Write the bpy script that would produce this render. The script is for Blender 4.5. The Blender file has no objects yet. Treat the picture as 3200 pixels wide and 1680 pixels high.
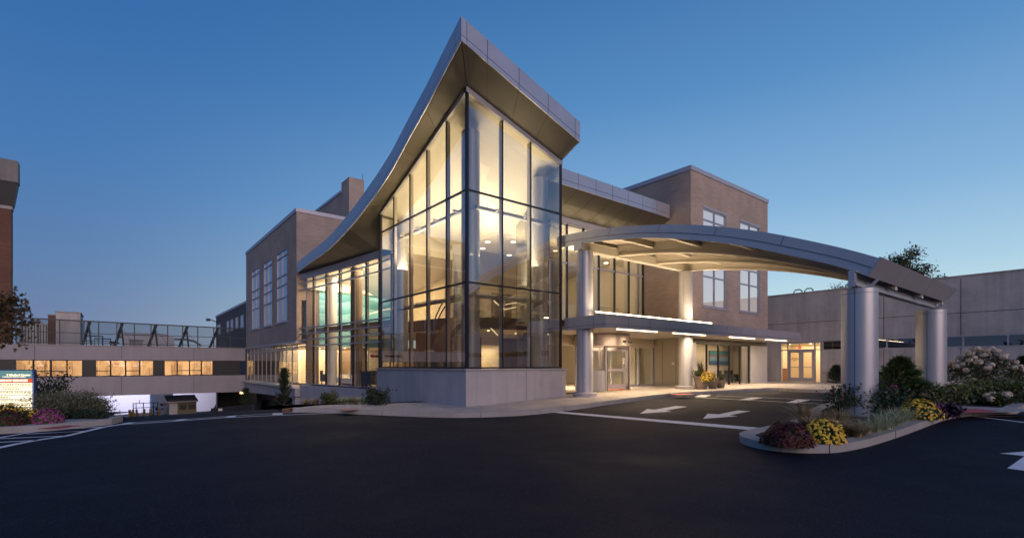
import bpy, bmesh, math, random
from mathutils import Vector, Matrix
random.seed(7)
PI = math.pi
SC = bpy.context.scene
COL = SC.collection

# ------------------------------------------------------------------ camera
# z = 0 is the photographer's eye height, the road lies about 1.5 m below it
cam_d = bpy.data.cameras.new('camera')
cam = bpy.data.objects.new('camera', cam_d)
COL.objects.link(cam)
cam_d.sensor_width = 36
cam_d.lens = 36 * 1552 / 3200
cam_d.shift_y = 301 / 3200
cam_d.clip_start = .1
cam_d.clip_end = 3000
cam.location = (0, 0, 0)
cam.rotation_euler = (math.radians(90), 0, math.radians(-38.51))
SC.camera = cam
SC.view_settings.view_transform = 'Standard'
SC.view_settings.look = 'None'
SC.view_settings.gamma = 1
SC.view_settings.exposure = .22
SC.cycles.max_bounces = 8
SC.cycles.transparent_max_bounces = 24
SC.cycles.glossy_bounces = 4
SC.cycles.diffuse_bounces = 3
SC.cycles.sample_clamp_indirect = 4
SC.cycles.caustics_reflective = False
SC.cycles.caustics_refractive = False


# ------------------------------------------------------------------ dusk sky
def nd(nt, typ, **kw):
    n = nt.nodes.new(typ)
    for k, v in kw.items():
        if k.startswith('i_'):
            n.inputs[k[2:].replace('_', ' ')].default_value = v
        else:
            setattr(n, k, v)
    return n


def ramp(nt, stops, interp='LINEAR'):
    r = nt.nodes.new('ShaderNodeValToRGB')
    r.color_ramp.interpolation = interp
    e = r.color_ramp.elements
    while len(e) > 1:
        e.remove(e[-1])
    e[0].position = stops[0][0]
    e[0].color = tuple(stops[0][1]) + (1,)
    for p, c in stops[1:]:
        k = e.new(p)
        k.color = tuple(c) + (1,)
    return r


def srgb(r, g, b):
    f = lambda c: (c / 255 / 12.92) if c / 255 <= .04045 else ((c / 255 + .055) / 1.055) ** 2.4
    return (f(r), f(g), f(b))


W = bpy.data.worlds.new('World')
SC.world = W
W.use_nodes = True
nt = W.node_tree
nt.nodes.clear()
out = nd(nt, 'ShaderNodeOutputWorld')
bg = nd(nt, 'ShaderNodeBackground')
bg.inputs['Strength'].default_value = 1.0
tc = nd(nt, 'ShaderNodeTexCoord')
nrm = nd(nt, 'ShaderNodeVectorMath', operation='NORMALIZE')
nt.links.new(tc.outputs['Generated'], nrm.inputs[0])
sep = nd(nt, 'ShaderNodeSeparateXYZ')
nt.links.new(nrm.outputs[0], sep.inputs[0])
# the afterglow lies low in the sky, behind the right-hand building
GLOW = (math.sin(math.radians(76)), math.cos(math.radians(76)), 0)
dot = nd(nt, 'ShaderNodeVectorMath', operation='DOT_PRODUCT')
dot.inputs[1].default_value = GLOW
nt.links.new(nrm.outputs[0], dot.inputs[0])
az = nd(nt, 'ShaderNodeMapRange', i_From_Min=0.1, i_From_Max=1.0)
az.interpolation_type = 'SMOOTHSTEP'
nt.links.new(dot.outputs['Value'], az.inputs['Value'])
rl = ramp(nt, [(0, srgb(110, 122, 152)), (.06, srgb(104, 122, 156)), (.16, srgb(88, 120, 162)), (.30, srgb(69, 114, 167)), (.50, srgb(49, 100, 158)), (.75, srgb(33, 81, 140)), (1, srgb(24, 60, 112))])
rr = ramp(nt, [(0, srgb(214, 226, 214)), (.07, srgb(196, 218, 218)), (.16, srgb(160, 194, 214)), (.28, srgb(124, 166, 204)), (.46, srgb(84, 134, 184)), (.75, srgb(38, 88, 146)), (1, srgb(24, 60, 112))])
nt.links.new(sep.outputs['Z'], rl.inputs[0])
nt.links.new(sep.outputs['Z'], rr.inputs[0])
mx = nd(nt, 'ShaderNodeMix', data_type='RGBA')
nt.links.new(az.outputs[0], mx.inputs[0])
nt.links.new(rl.outputs[0], mx.inputs[6])
nt.links.new(rr.outputs[0], mx.inputs[7])
nt.links.new(mx.outputs[2], bg.inputs['Color'])
nt.links.new(bg.outputs[0], out.inputs[0])

sun_d = bpy.data.lights.new('sun', 'SUN')
sun_d.energy = 1.5
sun_d.angle = math.radians(50)
sun_d.color = (1, .74, .66)
sun = bpy.data.objects.new('sun', sun_d)
COL.objects.link(sun)
# soft pink dusk light from behind the photographer
sun.rotation_euler = Vector((-.15, -.95, .20)).to_track_quat('Z', 'Y').to_euler()

# ------------------------------------------------------------------ helpers
FW = (.6227, .7825)
RT = (.7825, -.6227)


def ray(x, y):
    """direction through a photo pixel, length 1 in depth"""
    sx = (x - 1600) / 1552
    return (FW[0] + sx * RT[0], FW[1] + sx * RT[1], (1141 - y) / 1552)


def smooth(t):
    t = max(0, min(1, t))
    return t * t * (3 - 2 * t)


def sp(t, w):
    t = t / w
    return w * (t if t > 20 else math.log1p(math.exp(t)))


def g(X, Y):
    """height of the terrain: rises to the entrance, falls beyond the crest on the left"""
    z = -1.5 - .13 * smooth((X - 4) / 4.5) + .32 * smooth((X - 8.5) / 10.5) + .05 * smooth((X - 22) / 10)
    yy = min(Y, 74)
    z -= .0830 * sp(yy - 18.4, .25) * (1 - smooth((X - 10) / 2.5))
    return z


def G(x, y, off=0.0):
    """point of the terrain seen at a photo pixel"""
    v = ray(x, y)
    lo, hi, t = 0.5, None, 3.0
    while t < 200:
        if v[2] * t < g(v[0] * t, v[1] * t) + off:
            hi = t
            break
        lo = t
        t += .25
    if hi is None:
        hi = t
    for _ in range(30):
        m = (lo + hi) / 2
        if v[2] * m < g(v[0] * m, v[1] * m) + off:
            hi = m
        else:
            lo = m
    return (v[0] * hi, v[1] * hi)


def D(x, y, d):
    v = ray(x, y)
    return Vector((v[0] * d, v[1] * d, v[2] * d))


def wloc(o):
    v = Vector((0, 0, 0))
    while o is not None:
        v += o.location
        o = o.parent
    return v


class MB:
    def __init__(s):
        s.v = []
        s.f = []

    def add(s, vs, fs):
        n = len(s.v)
        s.v += [tuple(p) for p in vs]
        s.f += [tuple(i + n for i in f) for f in fs]
        return s

    def box(s, x0, x1, y0, y1, z0, z1):
        x0, x1 = min(x0, x1), max(x0, x1)
        y0, y1 = min(y0, y1), max(y0, y1)
        z0, z1 = min(z0, z1), max(z0, z1)
        return s.add([(x0, y0, z0), (x1, y0, z0), (x1, y1, z0), (x0, y1, z0), (x0, y0, z1), (x1, y0, z1), (x1, y1, z1), (x0, y1, z1)],
                     [(0, 3, 2, 1), (4, 5, 6, 7), (0, 1, 5, 4), (1, 2, 6, 5), (2, 3, 7, 6), (3, 0, 4, 7)])

    def quad(s, a, b, c, d):
        return s.add([a, b, c, d], [(0, 1, 2, 3)])

    def hexa(s, lo, hi):
        """eight corners: lower four, upper four, same order"""
        return s.add(list(lo) + list(hi), [(0, 3, 2, 1), (4, 5, 6, 7), (0, 1, 5, 4), (1, 2, 6, 5), (2, 3, 7, 6), (3, 0, 4, 7)])

    def bar(s, a, b, w, h, up=(0, 0, 1)):
        a, b = Vector(a), Vector(b)
        d = (b - a).normalized()
        up = Vector(up)
        if abs(d.dot(up)) > .98:
            up = Vector((1, 0, 0))
        r = d.cross(up).normalized() * w / 2
        u = r.cross(d).normalized() * h / 2
        return s.hexa([a - r - u, a + r - u, b + r - u, b - r - u], [a - r + u, a + r + u, b + r + u, b - r + u])

    def tube(s, pts, rad, n=10, cap=True):
        pts = [Vector(p) for p in pts]
        rs = rad if isinstance(rad, (list, tuple)) else [rad] * len(pts)
        base = len(s.v)
        for i, p in enumerate(pts):
            d = (pts[min(i + 1, len(pts) - 1)] - pts[max(i - 1, 0)]).normalized()
            up = Vector((0, 0, 1)) if abs(d.z) < .95 else Vector((1, 0, 0))
            a = d.cross(up).normalized()
            b = d.cross(a).normalized()
            for k in range(n):
                t = 2 * PI * k / n
                s.v.append(tuple(p + (a * math.cos(t) + b * math.sin(t)) * rs[i]))
        for i in range(len(pts) - 1):
            for k in range(n):
                s.f.append((base + i * n + k, base + i * n + (k + 1) % n, base + (i + 1) * n + (k + 1) % n, base + (i + 1) * n + k))
        if cap:
            s.f.append(tuple(base + k for k in range(n)))
            s.f.append(tuple(base + (len(pts) - 1) * n + k for k in range(n))[::-1])
        return s

    def lathe(s, cx, cy, prof, n=32, a0=0, a1=2 * PI):
        full = abs(a1 - a0 - 2 * PI) < 1e-6
        m = n if full else n + 1
        base = len(s.v)
        for r, z in prof:
            for k in range(m):
                t = a0 + (a1 - a0) * k / n
                s.v.append((cx + r * math.cos(t), cy + r * math.sin(t), z))
        for i in range(len(prof) - 1):
            for k in range(n):
                k2 = (k + 1) % m
                s.f.append((base + i * m + k, base + i * m + k2, base + (i + 1) * m + k2, base + (i + 1) * m + k))
        return s

    def prism(s, poly, z0, z1):
        n = len(poly)
        vs = [(p[0], p[1], z0) for p in poly] + [(p[0], p[1], z1) for p in poly]
        fs = [tuple(range(n))[::-1], tuple(range(n, 2 * n))] + [(i, (i + 1) % n, n + (i + 1) % n, n + i) for i in range(n)]
        return s.add(vs, fs)

    def build(s, name, mat, parent=None, smooth=False, fix=True):
        me = bpy.data.meshes.new(name)
        off = wloc(parent)
        me.from_pydata([(p[0] - off.x, p[1] - off.y, p[2] - off.z) for p in s.v], [], s.f)
        if fix:
            bm = bmesh.new()
            bm.from_mesh(me)
            bmesh.ops.recalc_face_normals(bm, faces=bm.faces)
            bm.to_mesh(me)
            bm.free()
        if smooth:
            for p in me.polygons:
                p.use_smooth = True
            if smooth == 'auto':
                me.set_sharp_from_angle(angle=math.radians(40))
        me.materials.append(mat)
        o = bpy.data.objects.new(name, me)
        COL.objects.link(o)
        o.parent = parent
        return o


def tag(o, label=None, cat=None, group=None, kind=None):
    if label:
        o['label'] = label
    if cat:
        o['category'] = cat
    if group:
        o['group'] = group
    if kind:
        o['kind'] = kind
    return o


def thing(name, loc, label, cat, group=None, rz=0):
    o = bpy.data.objects.new(name, None)
    o.empty_display_size = .2
    COL.objects.link(o)
    o.location = loc
    o.rotation_euler = (0, 0, rz)
    return tag(o, label, cat, group)


def copy_tree(o, parent=None):
    c = o.copy()
    COL.objects.link(c)
    c.parent = parent
    for ch in list(o.children):
        copy_tree(ch, c)
    return c


# ------------------------------------------------------------------ materials
def mat(name, color, rough=.6, metal=0.0, spec=.5, noise=0.0, nscale=3.0, bump=0.0, bscale=40.0, coat=0.0):
    m = bpy.data.materials.new(name)
    m.use_nodes = True
    t = m.node_tree
    b = t.nodes['Principled BSDF']
    b.inputs['Base Color'].default_value = tuple(color) + (1,)
    b.inputs['Roughness'].default_value = rough
    b.inputs['Metallic'].default_value = metal
    b.inputs['Specular IOR Level'].default_value = spec
    b.inputs['Coat Weight'].default_value = coat
    co = nd(t, 'ShaderNodeTexCoord')
    if noise:
        n = nd(t, 'ShaderNodeTexNoise', i_Scale=nscale, i_Detail=6.0, i_Roughness=.6)
        t.links.new(co.outputs['Object'], n.inputs['Vector'])
        r = ramp(t, [(.25, [max(0, c * (1 - noise)) for c in color]), (.75, [min(1, c * (1 + noise)) for c in color])])
        t.links.new(n.outputs[0], r.inputs[0])
        t.links.new(r.outputs[0], b.inputs['Base Color'])
        mr = nd(t, 'ShaderNodeMapRange', i_To_Min=rough * .85, i_To_Max=min(1, rough * 1.15))
        t.links.new(n.outputs[0], mr.inputs['Value'])
        t.links.new(mr.outputs[0], b.inputs['Roughness'])
    if bump:
        n2 = nd(t, 'ShaderNodeTexNoise', i_Scale=bscale, i_Detail=4.0)
        t.links.new(co.outputs['Object'], n2.inputs['Vector'])
        bp = nd(t, 'ShaderNodeBump', i_Strength=bump, i_Distance=.02)
        t.links.new(n2.outputs[0], bp.inputs['Height'])
        t.links.new(bp.outputs[0], b.inputs['Normal'])
    return m


def emis(name, color, strength):
    m = bpy.data.materials.new(name)
    m.use_nodes = True
    t = m.node_tree
    t.nodes.clear()
    e = nd(t, 'ShaderNodeEmission', i_Strength=strength)
    e.inputs['Color'].default_value = tuple(color) + (1,)
    o = nd(t, 'ShaderNodeOutputMaterial')
    t.links.new(e.outputs[0], o.inputs[0])
    return m


def glass(name, tint, base=.06, gain=1.0, rough=0.0):
    """thin architectural pane: clear transmission with a fresnel reflection"""
    m = bpy.data.materials.new(name)
    m.use_nodes = True
    t = m.node_tree
    t.nodes.clear()
    o = nd(t, 'ShaderNodeOutputMaterial')
    tr = nd(t, 'ShaderNodeBsdfTransparent')
    tr.inputs['Color'].default_value = tuple(tint) + (1,)
    gl = nd(t, 'ShaderNodeBsdfGlossy', i_Roughness=rough)
    gl.inputs['Color'].default_value = (.92, .95, 1, 1)
    # Schlick reflectance, the same from either side of the pane
    ge = nd(t, 'ShaderNodeNewGeometry')
    dt = nd(t, 'ShaderNodeVectorMath', operation='DOT_PRODUCT')
    t.links.new(ge.outputs['Incoming'], dt.inputs[0])
    t.links.new(ge.outputs['Normal'], dt.inputs[1])
    ab = nd(t, 'ShaderNodeMath', operation='ABSOLUTE')
    t.links.new(dt.outputs['Value'], ab.inputs[0])
    om = nd(t, 'ShaderNodeMath', operation='SUBTRACT')
    om.inputs[0].default_value = 1
    t.links.new(ab.outputs[0], om.inputs[1])
    pw = nd(t, 'ShaderNodeMath', operation='POWER')
    pw.inputs[1].default_value = 5
    t.links.new(om.outputs[0], pw.inputs[0])
    mr = nd(t, 'ShaderNodeMath', operation='MULTIPLY_ADD')
    mr.inputs[1].default_value = gain * (1 - base)
    mr.inputs[2].default_value = base
    mr.use_clamp = True
    t.links.new(pw.outputs[0], mr.inputs[0])
    mx = nd(t, 'ShaderNodeMixShader')
    t.links.new(mr.outputs[0], mx.inputs[0])
    t.links.new(tr.outputs[0], mx.inputs[1])
    t.links.new(gl.outputs[0], mx.inputs[2])
    # slight pillowing of the panes
    co = nd(t, 'ShaderNodeTexCoord')
    n = nd(t, 'ShaderNodeTexNoise', i_Scale=.7, i_Detail=0.0)
    bp = nd(t, 'ShaderNodeBump', i_Strength=.05, i_Distance=.02)
    t.links.new(co.outputs['Object'], n.inputs['Vector'])
    t.links.new(n.outputs[0], bp.inputs['Height'])
    t.links.new(bp.outputs[0], gl.inputs['Normal'])
    t.links.new(mx.outputs[0], o.inputs[0])
    return m


def brick(name, c1, c2, mortar, w=.30, h=.10):
    m = bpy.data.materials.new(name)
    m.use_nodes = True
    t = m.node_tree
    b = t.nodes['Principled BSDF']
    b.inputs['Roughness'].default_value = .85
    ge = nd(t, 'ShaderNodeNewGeometry')
    s = nd(t, 'ShaderNodeSeparateXYZ')
    t.links.new(ge.outputs['Position'], s.inputs[0])
    a = nd(t, 'ShaderNodeMath', operation='ADD')
    t.links.new(s.outputs['X'], a.inputs[0])
    t.links.new(s.outputs['Y'], a.inputs[1])
    c = nd(t, 'ShaderNodeCombineXYZ')
    t.links.new(a.outputs[0], c.inputs['X'])
    t.links.new(s.outputs['Z'], c.inputs['Y'])
    br = nd(t, 'ShaderNodeTexBrick')
    br.inputs['Color1'].default_value = tuple(c1) + (1,)
    br.inputs['Color2'].default_value = tuple(c2) + (1,)
    br.inputs['Mortar'].default_value = tuple(mortar) + (1,)
    br.inputs['Scale'].default_value = 1
    br.inputs['Brick Width'].default_value = w
    br.inputs['Row Height'].default_value = h
    br.inputs['Mortar Size'].default_value = .008
    br.inputs['Bias'].default_value = 0
    t.links.new(c.outputs[0], br.inputs['Vector'])
    n = nd(t, 'ShaderNodeTexNoise', i_Scale=.6, i_Detail=5.0)
    t.links.new(ge.outputs['Position'], n.inputs['Vector'])
    r = ramp(t, [(.3, (.82, .82, .82)), (.7, (1.12, 1.1, 1.08))])
    t.links.new(n.outputs[0], r.inputs[0])
    mx = nd(t, 'ShaderNodeMix', data_type='RGBA', blend_type='MULTIPLY')
    mx.inputs[0].default_value = 1
    t.links.new(br.outputs['Color'], mx.inputs[6])
    t.links.new(r.outputs[0], mx.inputs[7])
    t.links.new(mx.outputs[2], b.inputs['Base Color'])
    bp = nd(t, 'ShaderNodeBump', i_Strength=.5, i_Distance=.01, invert=True)
    t.links.new(br.outputs['Fac'], bp.inputs['Height'])
    t.links.new(bp.outputs[0], b.inputs['Normal'])
    return m


def streaked(name, color, amount=.3):
    """weathered precast concrete with vertical rain streaks"""
    m = mat(name, color, .85)
    t = m.node_tree
    b = t.nodes['Principled BSDF']
    ge = nd(t, 'ShaderNodeNewGeometry')
    mp = nd(t, 'ShaderNodeMapping')
    mp.inputs['Scale'].default_value = (2.2, 2.2, .12)
    t.links.new(ge.outputs['Position'], mp.inputs[0])
    n = nd(t, 'ShaderNodeTexNoise', i_Scale=1.0, i_Detail=6.0, i_Roughness=.65)
    t.links.new(mp.outputs[0], n.inputs['Vector'])
    n2 = nd(t, 'ShaderNodeTexNoise', i_Scale=.7, i_Detail=8.0, i_Roughness=.7)
    t.links.new(ge.outputs['Position'], n2.inputs['Vector'])
    ad = nd(t, 'ShaderNodeMath', operation='ADD')
    t.links.new(n.outputs[0], ad.inputs[0])
    t.links.new(n2.outputs[0], ad.inputs[1])
    r = ramp(t, [(.38, [c * (1 - amount) for c in color]), (.56, color), (.7, [min(1, c * (1 + amount * .35)) for c in color])])
    hf = nd(t, 'ShaderNodeMath', operation='MULTIPLY')
    hf.inputs[1].default_value = .5
    t.links.new(ad.outputs[0], hf.inputs[0])
    t.links.new(hf.outputs[0], r.inputs[0])
    t.links.new(r.outputs[0], b.inputs['Base Color'])
    n3 = nd(t, 'ShaderNodeTexNoise', i_Scale=60.0, i_Detail=3.0)
    t.links.new(ge.outputs['Position'], n3.inputs['Vector'])
    bp = nd(t, 'ShaderNodeBump', i_Strength=.25, i_Distance=.01)
    t.links.new(n3.outputs[0], bp.inputs['Height'])
    t.links.new(bp.outputs[0], b.inputs['Normal'])
    return m


M = {}
M['panel'] = mat('silver_metal_panel', (.50, .49, .53), .36, .55, noise=.05, nscale=1.2)
M['soffit'] = mat('bronze_grey_soffit', (.125, .115, .092), .45, .2, noise=.05, nscale=.8)
M['joint'] = mat('dark_joint', (.03, .03, .035), .7)
M['mull'] = mat('dark_anodised_mullion', (.03, .032, .045), .35, .6)
M['fin'] = mat('light_interior_fin', (.62, .57, .47), .5)
M['alum'] = mat('clear_aluminium', (.44, .43, .47), .42, .3)
M['steelpaint'] = mat('silver_painted_steel', (.50, .50, .53), .38, .35, noise=.04, nscale=2)
M['cream'] = mat('cream_plaster', (.78, .70, .56), .8, noise=.03, nscale=1)
M['vault'] = mat('cream_vault_plaster', (.85, .81, .70), .9)
M['ceil'] = mat('white_ceiling', (.82, .78, .70), .8)
M['ifloor'] = mat('terrazzo_floor', (.36, .31, .25), .25, noise=.08, nscale=14)
M['brown'] = mat('dark_walnut_cladding', (.06, .035, .025), .45, noise=.2, nscale=6)
M['taupe'] = mat('taupe_wall', (.20, .14, .095), .7, noise=.05, nscale=3)
M['backlitcol'] = mat('backlit_dark_column', (.12, .09, .07), .5)  # backlit darkness of one round lounge column put into its colour
M['fin2'] = mat('taupe_interior_fin', (.34, .29, .22), .6)
M['glass'] = glass('clear_glass', (.93, .95, .93), .08, 1.0)
M['glass_t'] = glass('tower_glass', (.66, .63, .54), .28, 1.2)
M['glass_w'] = glass('wing_window_glass', (.66, .66, .68), .40, 1.0)
M['blind'] = mat('pale_window_blind', (.72, .66, .56), .9)
M['glowblind'] = emis('glowing_blind', (.84, .72, .66), .95)  # room light behind the blinds put in as their own glow
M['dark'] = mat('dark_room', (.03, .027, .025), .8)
M['brickR'] = brick('tan_brown_brick', (.46, .36, .30), (.40, .31, .255), (.37, .31, .27), .40, .10)
M['brickL'] = brick('red_brown_brick', (.19, .085, .05), (.14, .065, .04), (.17, .10, .08), .3, .09)
M['conc'] = streaked('smooth_concrete', (.44, .42, .44), .18)
M['precast'] = streaked('weathered_precast', (.55, .52, .50), .30)
M['bridge'] = streaked('bridge_precast', (.40, .37, .39), .10)
M['teal'] = None
M['white'] = mat('road_paint', (.74, .75, .78), .7, noise=.12, nscale=9)
M['red'] = mat('red_tactile_mat', (.48, .045, .05), .6, noise=.1, nscale=12)
M['mulch'] = mat('dark_mulch', (.022, .014, .010), 1.0, noise=.6, nscale=60, bump=1.0, bscale=70)
M['curb'] = streaked('kerb_concrete', (.40, .38, .36), .18)
M['dgrey'] = mat('dark_grey_fabric', (.05, .055, .06), .8)
M['offwhite'] = mat('off_white_leather', (.78, .72, .62), .5)
M['blackp'] = mat('black_plastic', (.012, .012, .014), .4)
M['bluebar'] = mat('blue_sign_frame', (.025, .06, .22), .4)
M['yellow'] = mat('yellow_bollard_paint', (.80, .36, .03), .55)
M['lamp'] = emis('warm_white_led', (1, .74, .46), 7)
M['lamp2'] = emis('downlight_lens', (1, .86, .62), 9)
M['bark'] = mat('bark', (.07, .05, .035), .9, noise=.3, nscale=20)


def asphalt_mat():
    m = mat('asphalt', (.03, .03, .034), .75, spec=.20)
    t = m.node_tree
    b = t.nodes['Principled BSDF']
    ge = nd(t, 'ShaderNodeNewGeometry')
    a = nd(t, 'ShaderNodeTexNoise', i_Scale=.35, i_Detail=8.0, i_Roughness=.7)
    f = nd(t, 'ShaderNodeTexNoise', i_Scale=55.0, i_Detail=3.0)
    v = nd(t, 'ShaderNodeTexVoronoi', i_Scale=90.0)
    for n in (a, f, v):
        t.links.new(ge.outputs['Position'], n.inputs['Vector'])
    r = ramp(t, [(.3, (.002, .003, .010)), (.5, (.006, .0075, .018)), (.62, (.010, .0115, .023)), (.75, (.022, .022, .031))])
    t.links.new(a.outputs[0], r.inputs[0])
    r2 = ramp(t, [(.35, (.4, .4, .4)), (.60, (1.2, 1.2, 1.2)), (.70, (4.5, 4.5, 4.5))])
    t.links.new(f.outputs[0], r2.inputs[0])
    mx = nd(t, 'ShaderNodeMix', data_type='RGBA', blend_type='MULTIPLY')
    mx.inputs[0].default_value = 1
    t.links.new(r.outputs[0], mx.inputs[6])
    t.links.new(r2.outputs[0], mx.inputs[7])
    t.links.new(mx.outputs[2], b.inputs['Base Color'])
    mr = nd(t, 'ShaderNodeMapRange', i_From_Min=.3, i_From_Max=.7, i_To_Min=.62, i_To_Max=.9)
    t.links.new(a.outputs[0], mr.inputs['Value'])
    t.links.new(mr.outputs[0], b.inputs['Roughness'])
    bp = nd(t, 'ShaderNodeBump', i_Strength=.6, i_Distance=.012)
    t.links.new(v.outputs['Distance'], bp.inputs['Height'])
    t.links.new(bp.outputs[0], b.inputs['Normal'])
    return m


def paver_mat():
    m = mat('concrete_pavers', (.52, .38, .34), .8)
    t = m.node_tree
    b = t.nodes['Principled BSDF']
    ge = nd(t, 'ShaderNodeNewGeometry')
    br = nd(t, 'ShaderNodeTexBrick')
    br.inputs['Color1'].default_value = (.56, .50, .44, 1)
    br.inputs['Color2'].default_value = (.46, .42, .38, 1)
    br.inputs['Mortar'].default_value = (.10, .09, .085, 1)
    br.inputs['Scale'].default_value = 1
    br.inputs['Brick Width'].default_value = .9
    br.inputs['Row Height'].default_value = .6
    br.inputs['Mortar Size'].default_value = .011
    t.links.new(ge.outputs['Position'], br.inputs['Vector'])
    n = nd(t, 'ShaderNodeTexNoise', i_Scale=2.0, i_Detail=8.0, i_Roughness=.7)
    t.links.new(ge.outputs['Position'], n.inputs['Vector'])
    r = ramp(t, [(.3, (.75, .75, .75)), (.7, (1.15, 1.15, 1.15))])
    t.links.new(n.outputs[0], r.inputs[0])
    mx = nd(t, 'ShaderNodeMix', data_type='RGBA', blend_type='MULTIPLY')
    mx.inputs[0].default_value = 1
    t.links.new(br.outputs['Color'], mx.inputs[6])
    t.links.new(r.outputs[0], mx.inputs[7])
    t.links.new(mx.outputs[2], b.inputs['Base Color'])
    return m


def teal_mat():
    m = mat('teal_wave_relief', (.08, .44, .66), .5)
    t = m.node_tree
    b = t.nodes['Principled BSDF']
    ge = nd(t, 'ShaderNodeNewGeometry')
    hs = []
    for rot, sc in ((24, .42), (-19, .36)):
        mp = nd(t, 'ShaderNodeMapping')
        mp.inputs['Rotation'].default_value = (0, math.radians(rot), 0)
        mp.inputs['Scale'].default_value = (.35, .35, 1)
        t.links.new(ge.outputs['Position'], mp.inputs[0])
        n = nd(t, 'ShaderNodeTexWave', i_Scale=sc, i_Distortion=3.0, i_Detail=0.0)
        n.inputs['Detail Scale'].default_value = .8
        n.bands_direction = 'Z'
        n.wave_profile = 'SAW'
        t.links.new(mp.outputs[0], n.inputs['Vector'])
        hs.append(n)
    mxn = nd(t, 'ShaderNodeMath', operation='MAXIMUM')
    t.links.new(hs[0].outputs['Fac'], mxn.inputs[0])
    t.links.new(hs[1].outputs['Fac'], mxn.inputs[1])
    r = ramp(t, [(0, (.06, .27, .36)), (.5, (.12, .40, .50)), (1, (.28, .58, .66))])
    t.links.new(mxn.outputs[0], r.inputs[0])
    t.links.new(r.outputs[0], b.inputs['Base Color'])
    fine = nd(t, 'ShaderNodeTexWave', i_Scale=4.0, i_Distortion=1.5)
    fine.bands_direction = 'Z'
    t.links.new(ge.outputs['Position'], fine.inputs['Vector'])
    ad = nd(t, 'ShaderNodeMath', operation='MULTIPLY_ADD')
    ad.inputs[1].default_value = .12
    t.links.new(fine.outputs['Fac'], ad.inputs[0])
    t.links.new(mxn.outputs[0], ad.inputs[2])
    bp = nd(t, 'ShaderNodeBump', i_Strength=.8, i_Distance=.2)
    t.links.new(ad.outputs[0], bp.inputs['Height'])
    t.links.new(bp.outputs[0], b.inputs['Normal'])
    return m


M['asphalt'] = asphalt_mat()
M['paver'] = paver_mat()
M['teal'] = teal_mat()

# ------------------------------------------------------------------ terrain and paving
def axis(vals):
    out = []
    for a, b, st in vals:
        n = max(1, round((b - a) / st))
        out += [a + (b - a) * i / n for i in range(n)]
    out.append(vals[-1][1])
    return out


def terrain():
    xs = axis([(-700, -60, 80), (-60, -10, 5), (-10, 42, .5), (42, 100, 6), (100, 800, 100)])
    ys = axis([(-700, -40, 80), (-40, -6, 4), (-6, 50, .5), (50, 90, 2), (90, 900, 90)])
    vs = [(x, y, g(x, y)) for y in ys for x in xs]
    n = len(xs)
    fs = [(j * n + i, j * n + i + 1, (j + 1) * n + i + 1, (j + 1) * n + i) for j in range(len(ys) - 1) for i in range(n - 1)]
    return MB().add(vs, fs).build('ground', M['asphalt'], smooth=True, fix=False)


tag(terrain(), 'dark asphalt drive and forecourt', kind='structure')


def sheet(poly, off, step=.5):
    """a polygon laid on the terrain"""
    bm = bmesh.new()
    n_ = len(poly)
    from mathutils.geometry import delaunay_2d_cdt
    vv, _, ff, _, _, _ = delaunay_2d_cdt([Vector((p[0], p[1])) for p in poly], [], [list(range(n_))], 1, 1e-5)
    bvs = [bm.verts.new((p.x, p.y, 0)) for p in vv]
    for t3 in ff:
        bm.faces.new([bvs[i] for i in t3])
    x0, x1 = min(p[0] for p in poly), max(p[0] for p in poly)
    y0, y1 = min(p[1] for p in poly), max(p[1] for p in poly)
    for ax, a, b in ((0, x0, x1), (1, y0, y1)):
        k = math.floor(a / step) + 1
        while k * step < b:
            co = [0, 0, 0]
            no = [0, 0, 0]
            co[ax] = k * step
            no[ax] = 1
            bmesh.ops.bisect_plane(bm, geom=bm.verts[:] + bm.edges[:] + bm.faces[:], plane_co=co, plane_no=no)
            k += 1
    bm.verts.index_update()
    mb = MB()
    vs = [(v.co.x, v.co.y, g(v.co.x, v.co.y) + off) for v in bm.verts]
    fs = []
    for fc in bm.faces:
        idx = [v.index for v in fc.verts]
        if fc.normal.z < 0:
            idx.reverse()
        fs.append(idx)
    bm.free()
    mb.add(vs, fs)
    return mb


def densify(pts, step=.4):
    out = []
    for a, b in zip(pts[:-1], pts[1:]):
        n = max(1, int(math.dist(a, b) / step))
        for i in range(n):
            out.append((a[0] + (b[0] - a[0]) * i / n, a[1] + (b[1] - a[1]) * i / n))
    out.append(tuple(pts[-1]))
    return out


def chaikin(pts, n=2, closed=False):
    for _ in range(n):
        q = []
        m = len(pts)
        rng = range(m) if closed else range(m - 1)
        if not closed:
            q.append(pts[0])
        for i in rng:
            a, b = pts[i], pts[(i + 1) % m]
            q.append((a[0] * .75 + b[0] * .25, a[1] * .75 + b[1] * .25))
            q.append((a[0] * .25 + b[0] * .75, a[1] * .25 + b[1] * .75))
        if not closed:
            q.append(pts[-1])
        pts = q
    return pts


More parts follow.
